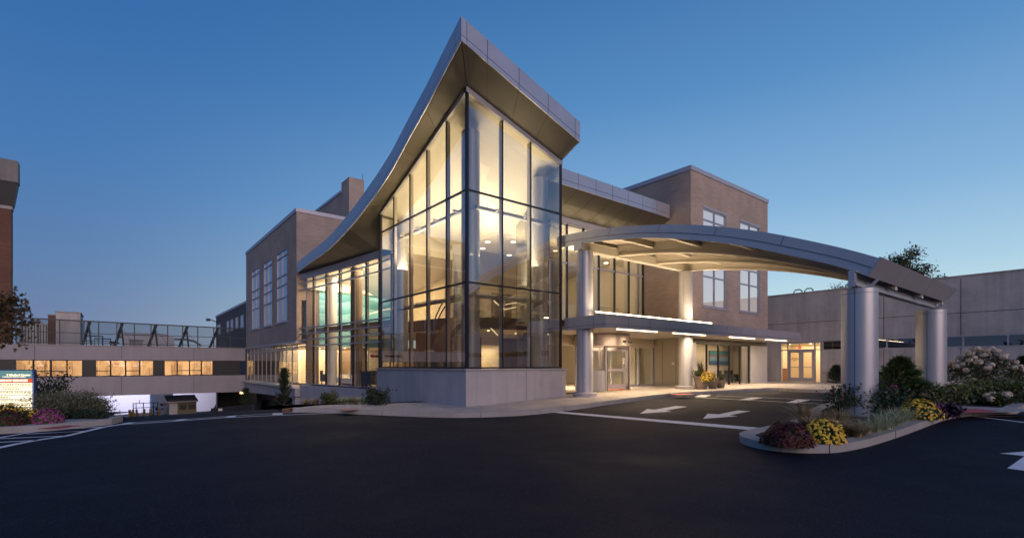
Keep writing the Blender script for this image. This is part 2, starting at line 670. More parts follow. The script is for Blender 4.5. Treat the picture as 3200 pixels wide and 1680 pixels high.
def ribbon(mb, pts, w, off, h=None, side=0):
    """strip following the terrain; with h a kerb of that height (side: -1/1 shifts it off the line)"""
    pts = densify(pts)
    L, R_ = [], []
    for i, p in enumerate(pts):
        a, b = pts[max(0, i - 1)], pts[min(len(pts) - 1, i + 1)]
        dx, dy = b[0] - a[0], b[1] - a[1]
        l = math.hypot(dx, dy) or 1
        nx, ny = -dy / l, dx / l
        s0, s1 = (w / 2 * (1 + side), -w / 2 * (1 - side))
        L.append((p[0] + nx * s0, p[1] + ny * s0))
        R_.append((p[0] + nx * s1, p[1] + ny * s1))
    n = len(pts)
    if h is None:
        mb.add([(x, y, g(x, y) + off) for x, y in L] + [(x, y, g(x, y) + off) for x, y in R_], [(i, n + i, n + i + 1, i + 1) for i in range(n - 1)])
    else:
        vs = []
        for (x, y), (u, v) in zip(L, R_):
            z, zz = g(x, y), g(u, v)
            vs += [(x, y, z - .05), (x, y, z + h), (u, v, zz + h), (u, v, zz - .05)]
        fs = []
        for i in range(n - 1):
            a = i * 4
            for k in range(3):
                fs.append((a + k, a + k + 1, a + k + 5, a + k + 4))
        fs += [(0, 3, 2, 1), ((n - 1) * 4, (n - 1) * 4 + 1, (n - 1) * 4 + 2, (n - 1) * 4 + 3)]
        mb.add(vs, fs)


def px(lst, s=1.0, o=(0, 0), off=0.0):
    return [G(o[0] + a / s, o[1] + b / s, off) for a, b in lst]


# main pavement in front of the glass lobby and along the entrance
walk_px = [(920, 1286), (1000, 1287), (1080, 1290), (1160, 1294), (1281, 1299), (1398, 1303), (1534, 1301), (1643, 1295), (1720, 1287), (1797, 1277), (1870, 1266), (1938, 1257), (2030, 1245), (2108, 1236), (2240, 1229), (2330, 1222.5), (2418, 1219), (2505, 1224), (2580, 1226), (2638, 1222)]
edge = px(walk_px)
edge += [(27, 8.5), (31.5, 8.8), (33.2, 7.5), (33.8, 4), (33.9, -25)]
edge = chaikin(edge, 1)
walk_poly = edge + [(36.3, -25), (36.3, 17.6), (33.3, 17.6), (9.78, 17.6), (9.0, 19.0), (6.4, 18.6)]
tag(sheet(walk_poly, .135).build('pavement', M['paver'], fix=False), 'pale paved walk along the entrance', kind='structure')
k = MB()
ribbon(k, edge, .17, 0, .15, side=-1)
tag(k.build('kerb', M['curb']), 'pale concrete kerb of the entrance walk', kind='structure')

# left pavement beside the sign bed
lw_px = [(0, 1353), (60, 1350), (151, 1344), (250, 1334), (329, 1326), (358, 1318.5), (361, 1312)]
ledge_ = px(lw_px)
ledge_ = [(-6, ledge_[0][1] - 1.2)] + ledge_
lw_top = px([(338, 1319), (185, 1326), (0, 1333)])
lw_poly = ledge_[:-1] + lw_top + [(-6, lw_top[-1][1] - 1.0)]
tag(sheet(lw_poly, .135).build('pavement', M['curb'], fix=False), 'concrete walk in front of the sign bed', kind='structure')
k = MB()
ribbon(k, ledge_, .16, 0, .15, side=-1)
tag(k.build('kerb', M['curb']), 'kerb of the sign bed walk', kind='structure')
bed_poly = [(-9, lw_top[-1][1] - 1.2), lw_top[-1], lw_top[1], lw_top[0], ledge_[-1], (.35, 17.9), (-.4, 19.5), (-9, 21)]
tag(sheet(bed_poly, .17).build('planting_bed', M['mulch'], fix=False), 'dark mulch bed round the sign', kind='structure')

# island with the outer canopy columns
S7, O7 = 2.4146, (2240, 1000)
isl = px([(178, 895), (166, 908), (185, 932), (300, 966), (450, 990), (650, 1003), (820, 1003), (940, 996), (1120, 960), (1240, 925), (1420, 865), (1560, 812), (1740, 745), (1900, 723), (2100, 712), (2318, 703)], S7, O7)
isl_back = [(27.5, 2.6), (31, 3.2), (31.2, 5.2), (27, 6.1), (20, 6.2), (15.6, 5.9), (14.2, 5.3)]
isl_left = px([(560, 800), (385, 846), (255, 869)], S7, O7)
isl_all = isl + isl_back + isl_left
isl_in = chaikin(isl_all, 1, True)
k = MB()
ribbon(k, isl_in + isl_in[:2], .30, 0, .15, side=1)
tag(k.build('kerb', M['curb']), 'broad pale kerb round the planted island', kind='structure')
tag(sheet(isl_in, .12).build('planting_bed', M['mulch'], fix=False), 'dark mulch bed of the planted island', kind='structure')
ipath = px([(1745, 645), (1960, 652), (2318, 668), (2600, 684), (2600, 700), (2318, 690), (1790, 708)], S7, O7, .16)
tag(sheet(ipath, .165).build('path', M['curb'], fix=False), 'concrete crossing through the planted island', kind='structure')

# tactile mats
for pts, s, o, lab in [
    ([(1150, 914), (1250, 906), (1375, 908), (1340, 916), (1225, 921)], 2.939, (1700, 920), 'red tactile paving mat at the kerb before the entrance'),
    ([(1790, 672), (1960, 666), (2135, 684), (1960, 697), (1805, 697)], S7, O7, 'red tactile paving mat on the planted island'),
    ([(460, 1009), (900, 963), (1120, 966), (700, 1014)], 4.225, (0, 1100), 'ribbed red tactile paving mat beside the sign bed'),
        ([(985, 1232), (1060, 1223), (1185, 1232), (1060, 1240)], 2.939, (720, 860), 'red tactile paving mat left of the glass tower base')]:
    mo_ = .18 if 'planted island' in lab else .15
    tag(sheet(px(pts, s, o, mo_), mo_).build('tactile_paving', M['red'], fix=False), lab, 'tactile paving', 'red tactile paving mats')

# painted markings
def line(pts, s, o, w, name, lab):
    mb = MB()
    ribbon(mb, px(pts, s, o), w, .006)
    return tag(mb.build(name, M['white'], fix=False), lab, kind='structure')


def shape(pts, s, o, name, lab, off=.006):
    return tag(sheet(px(pts, s, o), off).build(name, M['white'], fix=False), lab, kind='structure')


R5 = (2.939, (1700, 920))
shape([(75, 1082), (140, 1073), (2085, 1231), (2060, 1258)], *R5, 'stop_line', 'long white line across the entrance drive')
shape([(880, 1093), (948, 1050), (1015, 1056), (1210, 1022), (1315, 1029), (1115, 1064), (1172, 1073)], *R5, 'road_arrow', 'white painted arrow nearer the entrance')
shape([(1460, 1140), (1503, 1093), (1605, 1098), (1780, 1063), (1897, 1070), (1702, 1108), (1777, 1116)], *R5, 'road_arrow', 'white painted arrow nearer the island')
mb = MB()
for p, w in [([(0, 570), (960, 609), (1200, 619)], .11), ([(-160, 582), (0, 590), (960, 641), (1100, 649)], .11)]:
    ribbon(mb, px(p, *[S7, O7]), w, .006)
for q in [[(160, 602), (260, 583), (350, 586), (240, 604)], [(525, 623), (610, 598), (705, 603), (600, 626)], [(-170, 578), (-120, 562), (-40, 566), (-90, 582)]]:
    sh = sheet(px(q, S7, O7), .010)
    mb.add(sh.v, sh.f)
tag(mb.build('crosswalk', M['white'], fix=False), 'white crosswalk from the entrance to the island', kind='structure')
mb = MB()
ZA = (4.225, (0, 1100))
for p, w in [([(-160, 1292), (0, 1258), (250, 1206), (500, 1160), (880, 1105), (1150, 1040), (1380, 985), (1690, 940)], .15), ([(-100, 1150), (0, 1127), (350, 1067), (640, 1030), (1000, 1006), (1390, 983)], .10), ([(350, 1081), (1150, 1040)], .11), ([(-60, 1146), (0, 1142), (820, 1106)], .11), ([(-60, 1194), (0, 1190), (500, 1161)], .11)]:
    ribbon(mb, px(p, *ZA), w, .006)
tag(mb.build('hatched_marking', M['white'], fix=False), 'white hatched lines beside the sign bed', kind='structure')
mb = MB()
ZB = (4.441, (380, 1200))
for p, w in [([(0, 560), (700, 515), (1400, 465), (2240, 427), (2600, 412), (3000, 400)], .12), ([(200, 530), (940, 482), (1500, 442), (2100, 407), (2500, 386)], .08)]:
    ribbon(mb, px(p, *ZB), w, .006)
for q in [[(0, 565), (0, 550), (100, 533), (215, 531), (110, 553)], [(690, 517), (800, 488), (945, 481), (830, 509)], [(1410, 468), (1500, 441), (1612, 436), (1542, 464)], [(2090, 427), (2100, 403), (2225, 401), (2242, 424)]]:
    sh = sheet(px(q, *ZB), .010)
    mb.add(sh.v, sh.f)
tag(mb.build('crosswalk', M['white'], fix=False), 'white crosswalk over the crest on the left', kind='structure')
shape([(2135, 1005), (2400, 985), (2420, 1150), (2190, 1118), (2322, 1025)], S7, O7, 'road_arrow', 'white painted arrow at the right edge')
mb = MB()
for p in [[(1925, 724), (2318, 771), (2600, 806)], [(1925, 724), (2318, 728), (2600, 732)]]:
    ribbon(mb, px(p, S7, O7), .10, .006)
tag(mb.build('road_line', M['white'], fix=False), 'two white lines meeting at the island kerb', kind='structure')
# cracks and expansion joints in the island kerb, storm inlets
for pts, s, o, lab in [([(640, 540), (640, 527), (780, 527), (782, 541)], S7, O7, 'rusty storm drain inlet in the far kerb'), ([(505, 1257), (515, 1240), (588, 1232), (590, 1247)], 2.939, (720, 860), 'rusty storm drain inlet at the crest kerb')]:
    a, b = G(o[0] + pts[0][0] / s, o[1] + pts[0][1] / s), G(o[0] + pts[3][0] / s, o[1] + pts[3][1] / s)
    z = g(*a)
    t = thing('storm_drain', (a[0], a[1], z), lab, 'storm drain', 'storm drain inlets')
    rust = mat('rusty_cast_iron', (.22, .10, .06), .8, noise=.3, nscale=30)
    mbx = MB()
    A, B = Vector((a[0], a[1], z + .10)), Vector((b[0], b[1], g(*b) + .10))
    mbx.bar(A - Vector((0, 0, .045)), B - Vector((0, 0, .045)), .26, .12)
    mbx.build('casting', rust, t)
    d = (B - A)
    nrm_ = Vector((-d.y, d.x, 0)).normalized() * (-.16 if d.x * 1 > 0 else .16)
    if nrm_.dot(Vector((-1, -1, 0))) < 0:
        nrm_ = -nrm_
    h = MB()
    for i in range(4):
        p0 = A + d * (.12 + i * .21)
        p1 = A + d * (.25 + i * .21)
        h.bar(p0 + nrm_, p1 + nrm_, .03, .05)
    h.build('grate', M['blackp'], t)

# ------------------------------------------------------------------ glass lobby
X0, Y0, X1, Y1 = 9.93, 15.10, 14.64, 22.60
PT = -.12      # plinth top
FL = -1.18     # lobby floor
L1, L2 = 6.37, 3.02
FPTS = [(13.0, 9.55), (13.95, 9.03), (15.1, 8.43), (16.25, 7.80), (17.6, 7.17), (19.35, 6.30), (20.7, 5.83), (22.95, 5.22), (24.2, 4.96), (25.6, 4.71), (26.8, 4.53), (28.0, 4.42), (30.4, 4.30), (31.7, 4.22), (33.2, 4.10)]


def interp(t, P):
    if t <= P[0][0]:
        return P[0][1]
    for (a, za), (b, zb) in zip(P[:-1], P[1:]):
        if t <= b:
            return za + (zb - za) * (t - a) / (b - a)
    return P[-1][1]


def Fo(y):
    return interp(y, FPTS)


# underside of the roof where it meets the tower glass
GP = [(15.1, 8.58), (18.1, 7.5), (22.6, 5.92), (25, 5.4), (33, 4.6)]


def RU(x, y):
    return interp(y, GP) + .31 * max(0, X1 - x)


lobby = thing('glass_lobby', (12, 19, -1.5), 'tall glass corner lobby with a swooping pointed silver roof', 'building')

# plinth
mb = MB()
PB = -3.2
mb.prism([(9.80, 14.97), (14.80, 14.97), (14.80, 15.25), (10.06, 15.25), (10.06, 22.75), (9.80, 22.75)], PB, PT - .06)
mb.build('plinth', M['conc'], lobby)
mb = MB()
mb.prism([(9.74, 14.91), (14.86, 14.91), (14.86, 15.30), (10.10, 15.30), (10.10, 22.80), (9.74, 22.80)], PT - .06, PT - .01)
mb.build('coping', M['alum'], lobby)
mb = MB()
for z in ():
    pass
mb.box(12.62, 12.63, 14.963, 14.969, PB, PT - .07)
mb.build('control_joint', M['joint'], lobby)

# tower glazing
mx_r = [X0, 11.56, 12.98, X1]
my_l = [Y0, 16.55, 18.1, 19.6, 21.2, Y1]
lev = [PT, L2, L1]
for a, b in zip(mx_r[:-1], mx_r[1:]):
    for i, z0 in enumerate(lev):
        m = MB()
        if i < 2:
            m.quad((a, Y0, z0), (b, Y0, z0), (b, Y0, lev[i + 1]), (a, Y0, lev[i + 1]))
        else:
            m.quad((a, Y0, z0), (b, Y0, z0), (b, Y0, RU(b, Y0)), (a, Y0, RU(a, Y0)))
        m.build('glass_pane', M['glass_t'], lobby)
for a, b in zip(my_l[:-1], my_l[1:]):
    for i, z0 in enumerate(lev):
        m = MB()
        if i < 2:
            m.quad((X0, a, z0), (X0, b, z0), (X0, b, lev[i + 1]), (X0, a, lev[i + 1]))
        elif min(RU(X0, a), RU(X0, b)) > z0:
            m.quad((X0, a, z0), (X0, b, z0), (X0, b, RU(X0, b)), (X0, a, RU(X0, a)))
        m.build('glass_pane', M['glass_t'], lobby)
# right return of the tower
m = MB()
m.quad((X1, Y0, PT), (X1, 18.1, PT), (X1, 18.1, RU(X1, 18.1)), (X1, Y0, RU(X1, Y0)))
m.build('glass_pane', M['glass_t'], lobby)
mo, fi = MB(), MB()
for x in mx_r[1:-1]:
    mo.box(x - .022, x + .022, Y0 - .015, Y0 + .03, PT, RU(x, Y0))
    fi.box(x - .035, x + .035, Y0 + .031, Y0 + .19, PT, RU(x, Y0) - .05)
for y in my_l[1:-1]:
    mo.box(X0 - .015, X0 + .03, y - .022, y + .022, PT, RU(X0, y))
    fi.box(X0 + .031, X0 + .16, y - .035, y + .035, PT, RU(X0, y) - .05)
mo.box(X0 - .05, X0 + .05, Y0 - .05, Y0 + .05, PT, RU(X0, Y0))
mo.box(X1 - .04, X1 + .03, Y0 - .04, Y0 + .06, PT, RU(X1, Y0))
mo.box(X0 - .04, X0 + .06, Y1 - .04, Y1 + .03, PT, RU(X0, Y1))
for z in (PT + .03, L2, L1):
    mo.box(X0 + .05, X1 - .04, Y0 - .033, Y0 + .05, z - .03, z + .03)
    mo.box(X0 - .033, X0 + .05, Y0 + .05, Y1 - .04, z - .03, z + .03)
mo.build('mullion', M['mull'], lobby)
fi.build('mullion_fin', M['fin'], lobby)
# head trim under the soffit
mb = MB()
H = .17
def head(a, b, sx, sy):
    za, zb = RU(*a), RU(*b)
    lo = [(a[0], a[1], za - H), (b[0], b[1], zb - H), (b[0] + sx, b[1] + sy, zb - H), (a[0] + sx, a[1] + sy, za - H)]
    hi = [(p[0], p[1], p[2] + H + .02) for p in lo]
    mb.hexa(lo, hi)
head((X0 - .06, Y0 - .06), (X1 + .06, Y0 - .06), 0, .2)
for a, b in zip(my_l[:-1], my_l[1:]):
    head((X0 - .06, a), (X0 - .06, b), .2, 0)
mb.build('head_trim', M['alum'], lobby)

# roof: fascia panels, soffit, top
TIP = (8.95, 13.95)
FH = .80
ROX = 14.61
def zl(y):            # bottom of the left fascia
    return Fo(y) + 1.76
def ht(y):
    return .82 - .17 * smooth((y - 20) / 10)
fas, back = MB(), MB()
LY = [13.992, 14.35, 15.35, 16.6, 17.9, 19.2, 20.6, 22.0, 23.4, 24.8, 26.2, 27.6, 29.0, 30.4, 31.8, 33.1]
gap = .012
SPL = .24
for a, b in zip(LY[:-1], LY[1:]):
    n = 4
    for i in range(n):
        ya, yb = a + (b - a) * i / n, a + (b - a) * (i + 1) / n
        ea, eb = ya + (gap if i == 0 and a > 14 else 0), yb - (gap if i == n - 1 else 0)
        for f0, f1 in ((0, SPL - .012), (SPL + .012, 1)):
            fas.hexa([(8.95, ea, zl(ea) + ht(ea) * f0), (8.99, ea, zl(ea) + ht(ea) * f0), (8.99, eb, zl(eb) + ht(eb) * f0), (8.95, eb, zl(eb) + ht(eb) * f0)],
                     [(8.95, ea, zl(ea) + ht(ea) * f1), (8.99, ea, zl(ea) + ht(ea) * f1), (8.99, eb, zl(eb) + ht(eb) * f1), (8.95, eb, zl(eb) + ht(eb) * f1)])
        back.hexa([(8.97, ya, zl(ya) + .01), (9.03, ya, zl(ya) + .01), (9.03, yb, zl(yb) + .01), (8.97, yb, zl(yb) + .01)],
                  [(8.97, ya, zl(ya) + ht(ya) - .01), (9.03, ya, zl(ya) + ht(ya) - .01), (9.03, yb, zl(yb) + ht(yb) - .01), (8.97, yb, zl(yb) + ht(yb) - .01)])
def zr(x):            # bottom of the right fascia of the tower roof
    return 8.99 + (10.79 - 8.99) * (ROX - x) / (ROX - 8.95)
RX = [8.95, 9.17, 10.02, 11.43, 12.86, 14.32, ROX]
for a, b in zip(RX[:-1], RX[1:]):
    ea, eb = a + (gap if a > 9 else 0), b - (gap if b < ROX else 0)
    for f0, f1 in ((0, SPL - .012), (SPL + .012, 1)):
        Y = 13.95
        fas.hexa([(ea, Y, zr(ea) + FH * f0), (eb, Y, zr(eb) + FH * f0), (eb, Y + .04, zr(eb) + FH * f0), (ea, Y + .04, zr(ea) + FH * f0)],
                 [(ea, Y, zr(ea) + FH * f1), (eb, Y, zr(eb) + FH * f1), (eb, Y + .04, zr(eb) + FH * f1), (ea, Y + .04, zr(ea) + FH * f1)])
    a = max(a, 8.995)
    back.hexa([(a, Y + .02, zr(a) + .01), (b, Y + .02, zr(b) + .01), (b, Y + .08, zr(b) + .01), (a, Y + .08, zr(a) + .01)],
              [(a, Y + .02, zr(a) + FH - .01), (b, Y + .02, zr(b) + FH - .01), (b, Y + .08, zr(b) + FH - .01), (a, Y + .08, zr(a) + FH - .01)])
# right end of the tower roof
fas.hexa([(ROX - .04, 13.99, 8.99), (ROX, 13.99, 8.99), (ROX, 16.2, 8.2), (ROX - .04, 16.2, 8.2)], [(ROX - .04, 13.99, 9.79), (ROX, 13.99, 9.79), (ROX, 16.2, 8.96), (ROX - .04, 16.2, 8.96)])
# horizontal eave over the entrance front
EX = [ROX, 15.62, 16.84, 18.06, 19.28, 20.49, 21.71, 22.95, 24.10]
EB, ET = 8.21, 8.94
for a, b in zip(EX[:-1], EX[1:]):
    for f0, f1 in ((0, .30), (.325, 1)):
        h_ = ET - EB
        fas.box(a + gap, b - gap, 16.20, 16.24, EB + h_ * f0, EB + h_ * f1)
    back.box(a, b, 16.22, 16.28, EB + .01, ET - .01)
# rounded end of the eave
pr = [(24.10 + .15 * math.sin(t), 16.35 - .15 * math.cos(t)) for t in [PI / 2 * i / 6 for i in range(7)]]
for p, q in zip(pr[:-1], pr[1:]):
    for f0, f1 in ((0, .30), (.325, 1)):
        fas.quad((p[0], p[1], EB + .73 * f0), (q[0], q[1], EB + .73 * f0), (q[0], q[1], EB + .73 * f1), (p[0], p[1], EB + .73 * f1))
fas.build('fascia', M['panel'], lobby)
back.build('fascia_backing', M['joint'], lobby)

# curved curtain wall plan, left of the tower
CV = [(10.62, 22.9), (10.55, 24.2), (10.42, 25.6), (10.24, 27.0), (10.05, 28.6), (9.80, 30.2), (9.55, 31.8), (9.26, 33.4)]
ZT, ZG = 5.90, 5.53
sof = MB()
seam = MB()
def strip(outer, inner):
    for (a, b), (c, d) in zip(zip(outer[:-1], outer[1:]), zip(inner[:-1], inner[1:])):
        sof.quad(a, b, d, c)
# left: outer curve to tower glass, then to the curved wall
oy = [13.95 + (22.6 - 13.95) * i / 14 for i in range(15)]
outer = [(8.99, y, zl(y) + .015) for y in oy]
iy = [15.1 + (22.6 - 15.1) * i / 14 for i in range(15)]
inner = [(X0 - .02, y, RU(X0, y)) for y in iy]
strip(outer, inner)
for i in (4, 7, 10, 13):
    seam.bar(Vector(outer[i]) - Vector((0, 0, .006)), Vector(inner[i]) - Vector((0, 0, .006)), .012, .006)
cy = [22.6, 24.2, 25.6, 27.0, 28.6, 30.2, 31.8, 33.2]
o2 = [(8.99, y, zl(y) + .015) for y in cy]
i2 = [(X0 - .02, 22.6, RU(X0, 22.6))] + [(p[0], p[1], ZT) for p in CV[1:]]
strip(o2, i2)
sof.add([(X0 - .02, 22.6, RU(X0, 22.6)), (10.55, 24.2, ZT), (10.62, 22.7, ZT), (12, 22.6, RU(X0, 22.6)), (12, 22.7, ZT)], [(0, 1, 2), (0, 2, 4, 3)])
# right: tower soffit
ox = [8.99 + (ROX - 8.99) * i / 8 for i in range(9)]
ix = [X0 + (X1 - X0) * i / 8 for i in range(9)]
outer = [(x, 13.99, zr(x) + .015) for x in ox]
inner = [(x, Y0 - .02, RU(x, Y0)) for x in ix]
strip(outer, inner)
for xo in RX[1:-1]:
    xi = X0 + (X1 - X0) * (xo - 8.95) / (ROX - 8.95)
    seam.bar((xo, 13.99, zr(xo) + .009), (xi, Y0 - .02, RU(xi, Y0) - .006), .012, .006)
seam.bar((8.99, 13.99, zr(8.99) + .0), (X0, Y0, RU(X0, Y0) - .006), .03, .008)
# eave soffit over the entrance glazing, gently curved
n = 8
prof = []
for i in range(n + 1):
    t = i / n
    prof.append((16.24 + (18.02 - 16.24) * t, EB + .01 + (7.5 - EB) * t - .10 * math.sin(PI * t)))
for (ya, za), (yb, zb) in zip(prof[:-1], prof[1:]):
    sof.quad((ROX, ya, za), (24.24, ya, za), (24.24, yb, zb), (ROX, yb, zb))
for x in EX[1:-1]:
    for (ya, za), (yb, zb) in zip(prof[:-1], prof[1:]):
        seam.bar((x, ya, za - .008), (x, yb, zb - .008), .012, .006)
sof.build('soffit', M['soffit'], lobby, smooth='auto')
seam.build('soffit_joint', M['joint'], lobby)
# roof top
top = MB()
ys = [13.99, 15, 16.2, 17.5, 19, 21, 23, 25, 27, 29, 31, 33.15]
for a, b in zip(ys[:-1], ys[1:]):
    za, zb = Fo(a) + ht(a) - .05, Fo(b) + ht(b) - .05
    top.quad((8.97, a, za + 1.76), (ROX, a, za), (ROX, b, zb), (8.97, b, zb + 1.76))
    if a > 16:
        top.quad((ROX, a, min(za, 8.9)), (24.25, a, min(za, 8.9)), (24.25, b, zb), (ROX, b, zb))
top.build('roof', M['panel'], lobby)

# curved curtain wall
def cvp(t):
    """point on the curved plan, t in panes"""
    i = min(int(t), len(CV) - 2)
    f = t - i
    return (CV[i][0] + (CV[i + 1][0] - CV[i][0]) * f, CV[i][1] + (CV[i + 1][1] - CV[i][1]) * f)
CB = -1.19
TRN = {}
band, mo, al, fi, base = MB(), MB(), MB(), MB(), MB()
for i in range(len(CV) - 1):
    p, q = CV[i], CV[i + 1]
    for a, b in ((CB, 1.22), (1.22, 2.37), (2.37, 4.79), (4.79, ZG)):
        m = MB().quad((p[0], p[1], a), (q[0], q[1], a), (q[0], q[1], b), (p[0], p[1], b))
        m.build('glass_pane', M['glass'], lobby)
    d = (Vector(q) - Vector(p)).normalized()
    nn = Vector((-d.y, d.x))  # outwards (-X)
    def off(P, k):
        return (P[0] + nn.x * k, P[1] + nn.y * k)
    for z in (5.23, 4.79, 2.37, 2.01, 1.62, 1.22):
        a_, b_ = off(p, .07), off(q, .07)
        TRN.setdefault(z, MB()).bar((a_[0], a_[1], z), (b_[0], b_[1], z), .11, .07)
    for z in (CB + .03, ZG - .02):
        a_, b_ = off(p, .01), off(q, .01)
        al.bar((a_[0], a_[1], z), (b_[0], b_[1], z), .07, .06)
    e = .01
    a_, b_ = Vector(off(p, .05)) + d * e, Vector(off(q, .05)) - d * e
    band.bar((a_.x, a_.y, (ZG + ZT) / 2), (b_.x, b_.y, (ZG + ZT) / 2), .06, ZT - ZG - .01)
    base.hexa([(off(p, .10)[0], p[1], -4.2), (off(q, .10)[0], q[1], -4.2), (off(q, -.4)[0], q[1], -4.2), (off(p, -.4)[0], p[1], -4.2)],
              [(off(p, .10)[0], p[1], CB - .05), (off(q, .10)[0], q[1], CB - .05), (off(q, -.4)[0], q[1], CB - .05), (off(p, -.4)[0], p[1], CB - .05)])
    P = Vector((p[0], p[1]))
    mo.bar((P.x, P.y, CB), (P.x, P.y, ZG), .055, .10)
    Q = P - nn * .12
    fi.bar((Q.x, Q.y, CB), (Q.x, Q.y, ZG), .05, .06)
band.build('fascia', M['panel'], lobby)
for k_ in TRN:
    TRN[k_].build('transom', M['alum'], lobby)
al.build('frame', M['alum'], lobby)
mo.build('mullion', M['mull'], lobby)
fi.build('mullion_fin', M['fin2'], lobby)
base.build('plinth', M['conc'], lobby)

# entrance front: upper glazing at Y=18.1
YG = 18.1
gx = [X1 + .0, 15.45, 16.72, 17.99, 19.2, 20.4, 21.7, 22.95, 24.25]
mo, al, fi = MB(), MB(), MB()
for a, b in zip(gx[:-1], gx[1:]):
    for z0, z1 in ((2.0, 5.22), (5.22, 7.2)):
        MB().quad((a, YG, z0), (b, YG, z0), (b, YG, z1), (a, YG, z1)).build('glass_pane', M['glass'], lobby)
    mo.box(b - .03, b + .03, YG - .05, YG + .06, 1.9, 7.2)
    fi.box(b - .045, b + .045, YG + .06, YG + .28, 1.9, 7.2)
    al.box(a + .03, b - .03, YG - .04, YG + .05, 5.18, 5.26)
al.box(X1, 24.25, YG - .08, YG + .1, 7.2, 7.23)
al.box(X1, 24.25, YG - .08, YG + .1, 7.26, 7.52)
mo.build('mullion', M['mull'], lobby)
fi.build('mullion_fin', M['fin'], lobby)
al.build('transom', M['alum'], lobby)

# entrance storefront at Y=17.4, ground floor
YS = 17.4
mo = MB()
sx_ = [14.75, 15.6, 16.6, 20.6, 21.6, 22.9, 24.2]
for a, b in zip(sx_[:-1], sx_[1:]):
    if a == 16.6:
        continue
    MB().quad((a, YS, FL + .1), (b, YS, FL + .1), (b, YS, 1.0), (a, YS, 1.0)).build('glass_pane', M['glass'], lobby)
for x in sx_:
    mo.box(x - .04, x + .04, YS - .05, YS + .07, FL, 1.0)
mo.box(14.75, 16.6, YS - .05, YS + .07, FL, FL + .12)
mo.box(20.6, 24.2, YS - .05, YS + .07, FL, FL + .12)
mo.box(15.62, 16.58, YS - .04, YS + .06, -.2, -.08)
mo.build('storefront_frame', M['alum'], lobby)
mb = MB()
mb.box(14.70, 24.28, YS - .06, YS + .25, 1.0, 1.55)
mb.build('bulkhead', M['cream'], lobby)

# ------------------------------------------------------------------ lobby interior
mb = MB()
mb.add([(10.2, 15.3, FL), (24.2, 15.3, FL), (24.2, 45, FL), (9.6, 45, FL), (9.6, 31, FL), (10.4, 26, FL)], [(0, 1, 2, 3, 4, 5)])
mb.build('floor', M['ifloor'], lobby)
# upper floor with curved dark balustrade edge
EDG = [(24.2, 19.6), (20.5, 19.5), (17.5, 19.6), (15.2, 20.1), (13.6, 21.2), (12.9, 22.8), (12.7, 25.5), (12.8, 28.5), (13.2, 33.2)]
EDG = chaikin(EDG, 2)
mb = MB()
mb.prism(EDG + [(24.2, 33.2)], 1.86, 2.40)
mb.build('upper_floor', M['cream'], lobby)
mb = MB()
for a, b in zip(EDG[:-1], EDG[1:]):
    mb.bar((a[0], a[1], 2.13), (b[0], b[1], 2.13), .06, .60)
mb.build('floor_edge', M['brown'], lobby)
gl, ra = MB(), MB()
for a, b in zip(EDG[:-1], EDG[1:]):
    gl.quad((a[0], a[1], 2.46), (b[0], b[1], 2.46), (b[0], b[1], 3.35), (a[0], a[1], 3.35))
ra.tube([(p[0], p[1], 3.4) for p in EDG], .028, 8)
gl.build('balustrade_glass', M['glass'], lobby)
ra.build('handrail', M['alum'], lobby)
# curved stair
SPX = [(1346, 1149), (1347, 1118), (1351, 1090), (1359, 1062), (1371, 1036), (1386, 1014), (1403, 998), (1425, 990)]
mb, rl_, tr = MB(), MB(), MB()
SPX = chaikin(SPX, 2)
S3 = [D(x, y, 21.6 + .02 * (x - 1346)) for x, y in SPX]
for a, b in zip(S3[:-1], S3[1:]):
    th = .62
    d_ = (b - a).normalized()
    u_ = Vector((0, 0, 1)).cross(d_).cross(d_)
    pa = [a, a + Vector((.25, .02, -th)), ]
    r_ = Vector((RT[0], RT[1], 0)) * .42
    dn = Vector((0, 0, -.45))
    bk = Vector((FW[0], FW[1], 0)) * .08
    mb.hexa([a, a + bk, b + bk, b], [a + r_ + dn, a + r_ + dn + bk, b + r_ + dn + bk, b + r_ + dn])
    bk2 = Vector((FW[0], FW[1], 0)) * 1.5
    tr.hexa([a + bk + r_ * .2, a + bk2 + r_ * .2, a + bk2 + r_ + dn * .5, a + bk + r_ + dn * .5], [b + bk + r_ * .2, b + bk2 + r_ * .2, b + bk2 + r_ + dn * .5, b + bk + r_ + dn * .5])
mb.build('stair_stringer', M['brown'], lobby)
tr.build('stair_tread', M['brown'], lobby)
for pts in ([(1345, 1085), (1347, 1050), (1354, 1012), (1368, 972), (1392, 929), (1440, 920)], [(1350, 1085), (1353, 1050), (1362, 1016), (1376, 980), (1396, 948), (1440, 936)]):
    rl_.tube([tuple(D(x, y, 21.5)) for x, y in chaikin(pts, 2)], .03, 8)
rl_.build('handrail', M['mull'], lobby)
# walls
WZ = 6.2
mb = MB()
# ground floor back wall with the bright corridor opening
for x0, x1 in ((15.2, 18.9), (20.55, 24.2)):
    mb.box(x0, x1, 27.0, 27.2, FL, 1.86)
mb.box(13.4, 15.2, 25.5, 25.7, FL, 1.86)
mb.build('wall', M['taupe'], lobby)
mb = MB()
mb.box(18.9, 20.55, 27.0, 27.2, 1.35, 1.86)
mb.box(18.72, 18.9, 27.2, 34, FL, 1.6)
mb.box(20.55, 20.7, 27.2, 34, FL, 1.6)
mb.box(18.7, 20.7, 27.2, 34, 1.36, 1.45)
mb.build('corridor_wall', M['cream'], lobby)
stone = brick('pale_stone_tile', (.55, .47, .38), (.47, .40, .33), (.38, .32, .26), .7, .14)
mb = MB()
mb.box(18.9, 20.55, 33.6, 33.9, FL, 1.36)
mb.build('stone_wall', stone, lobby)
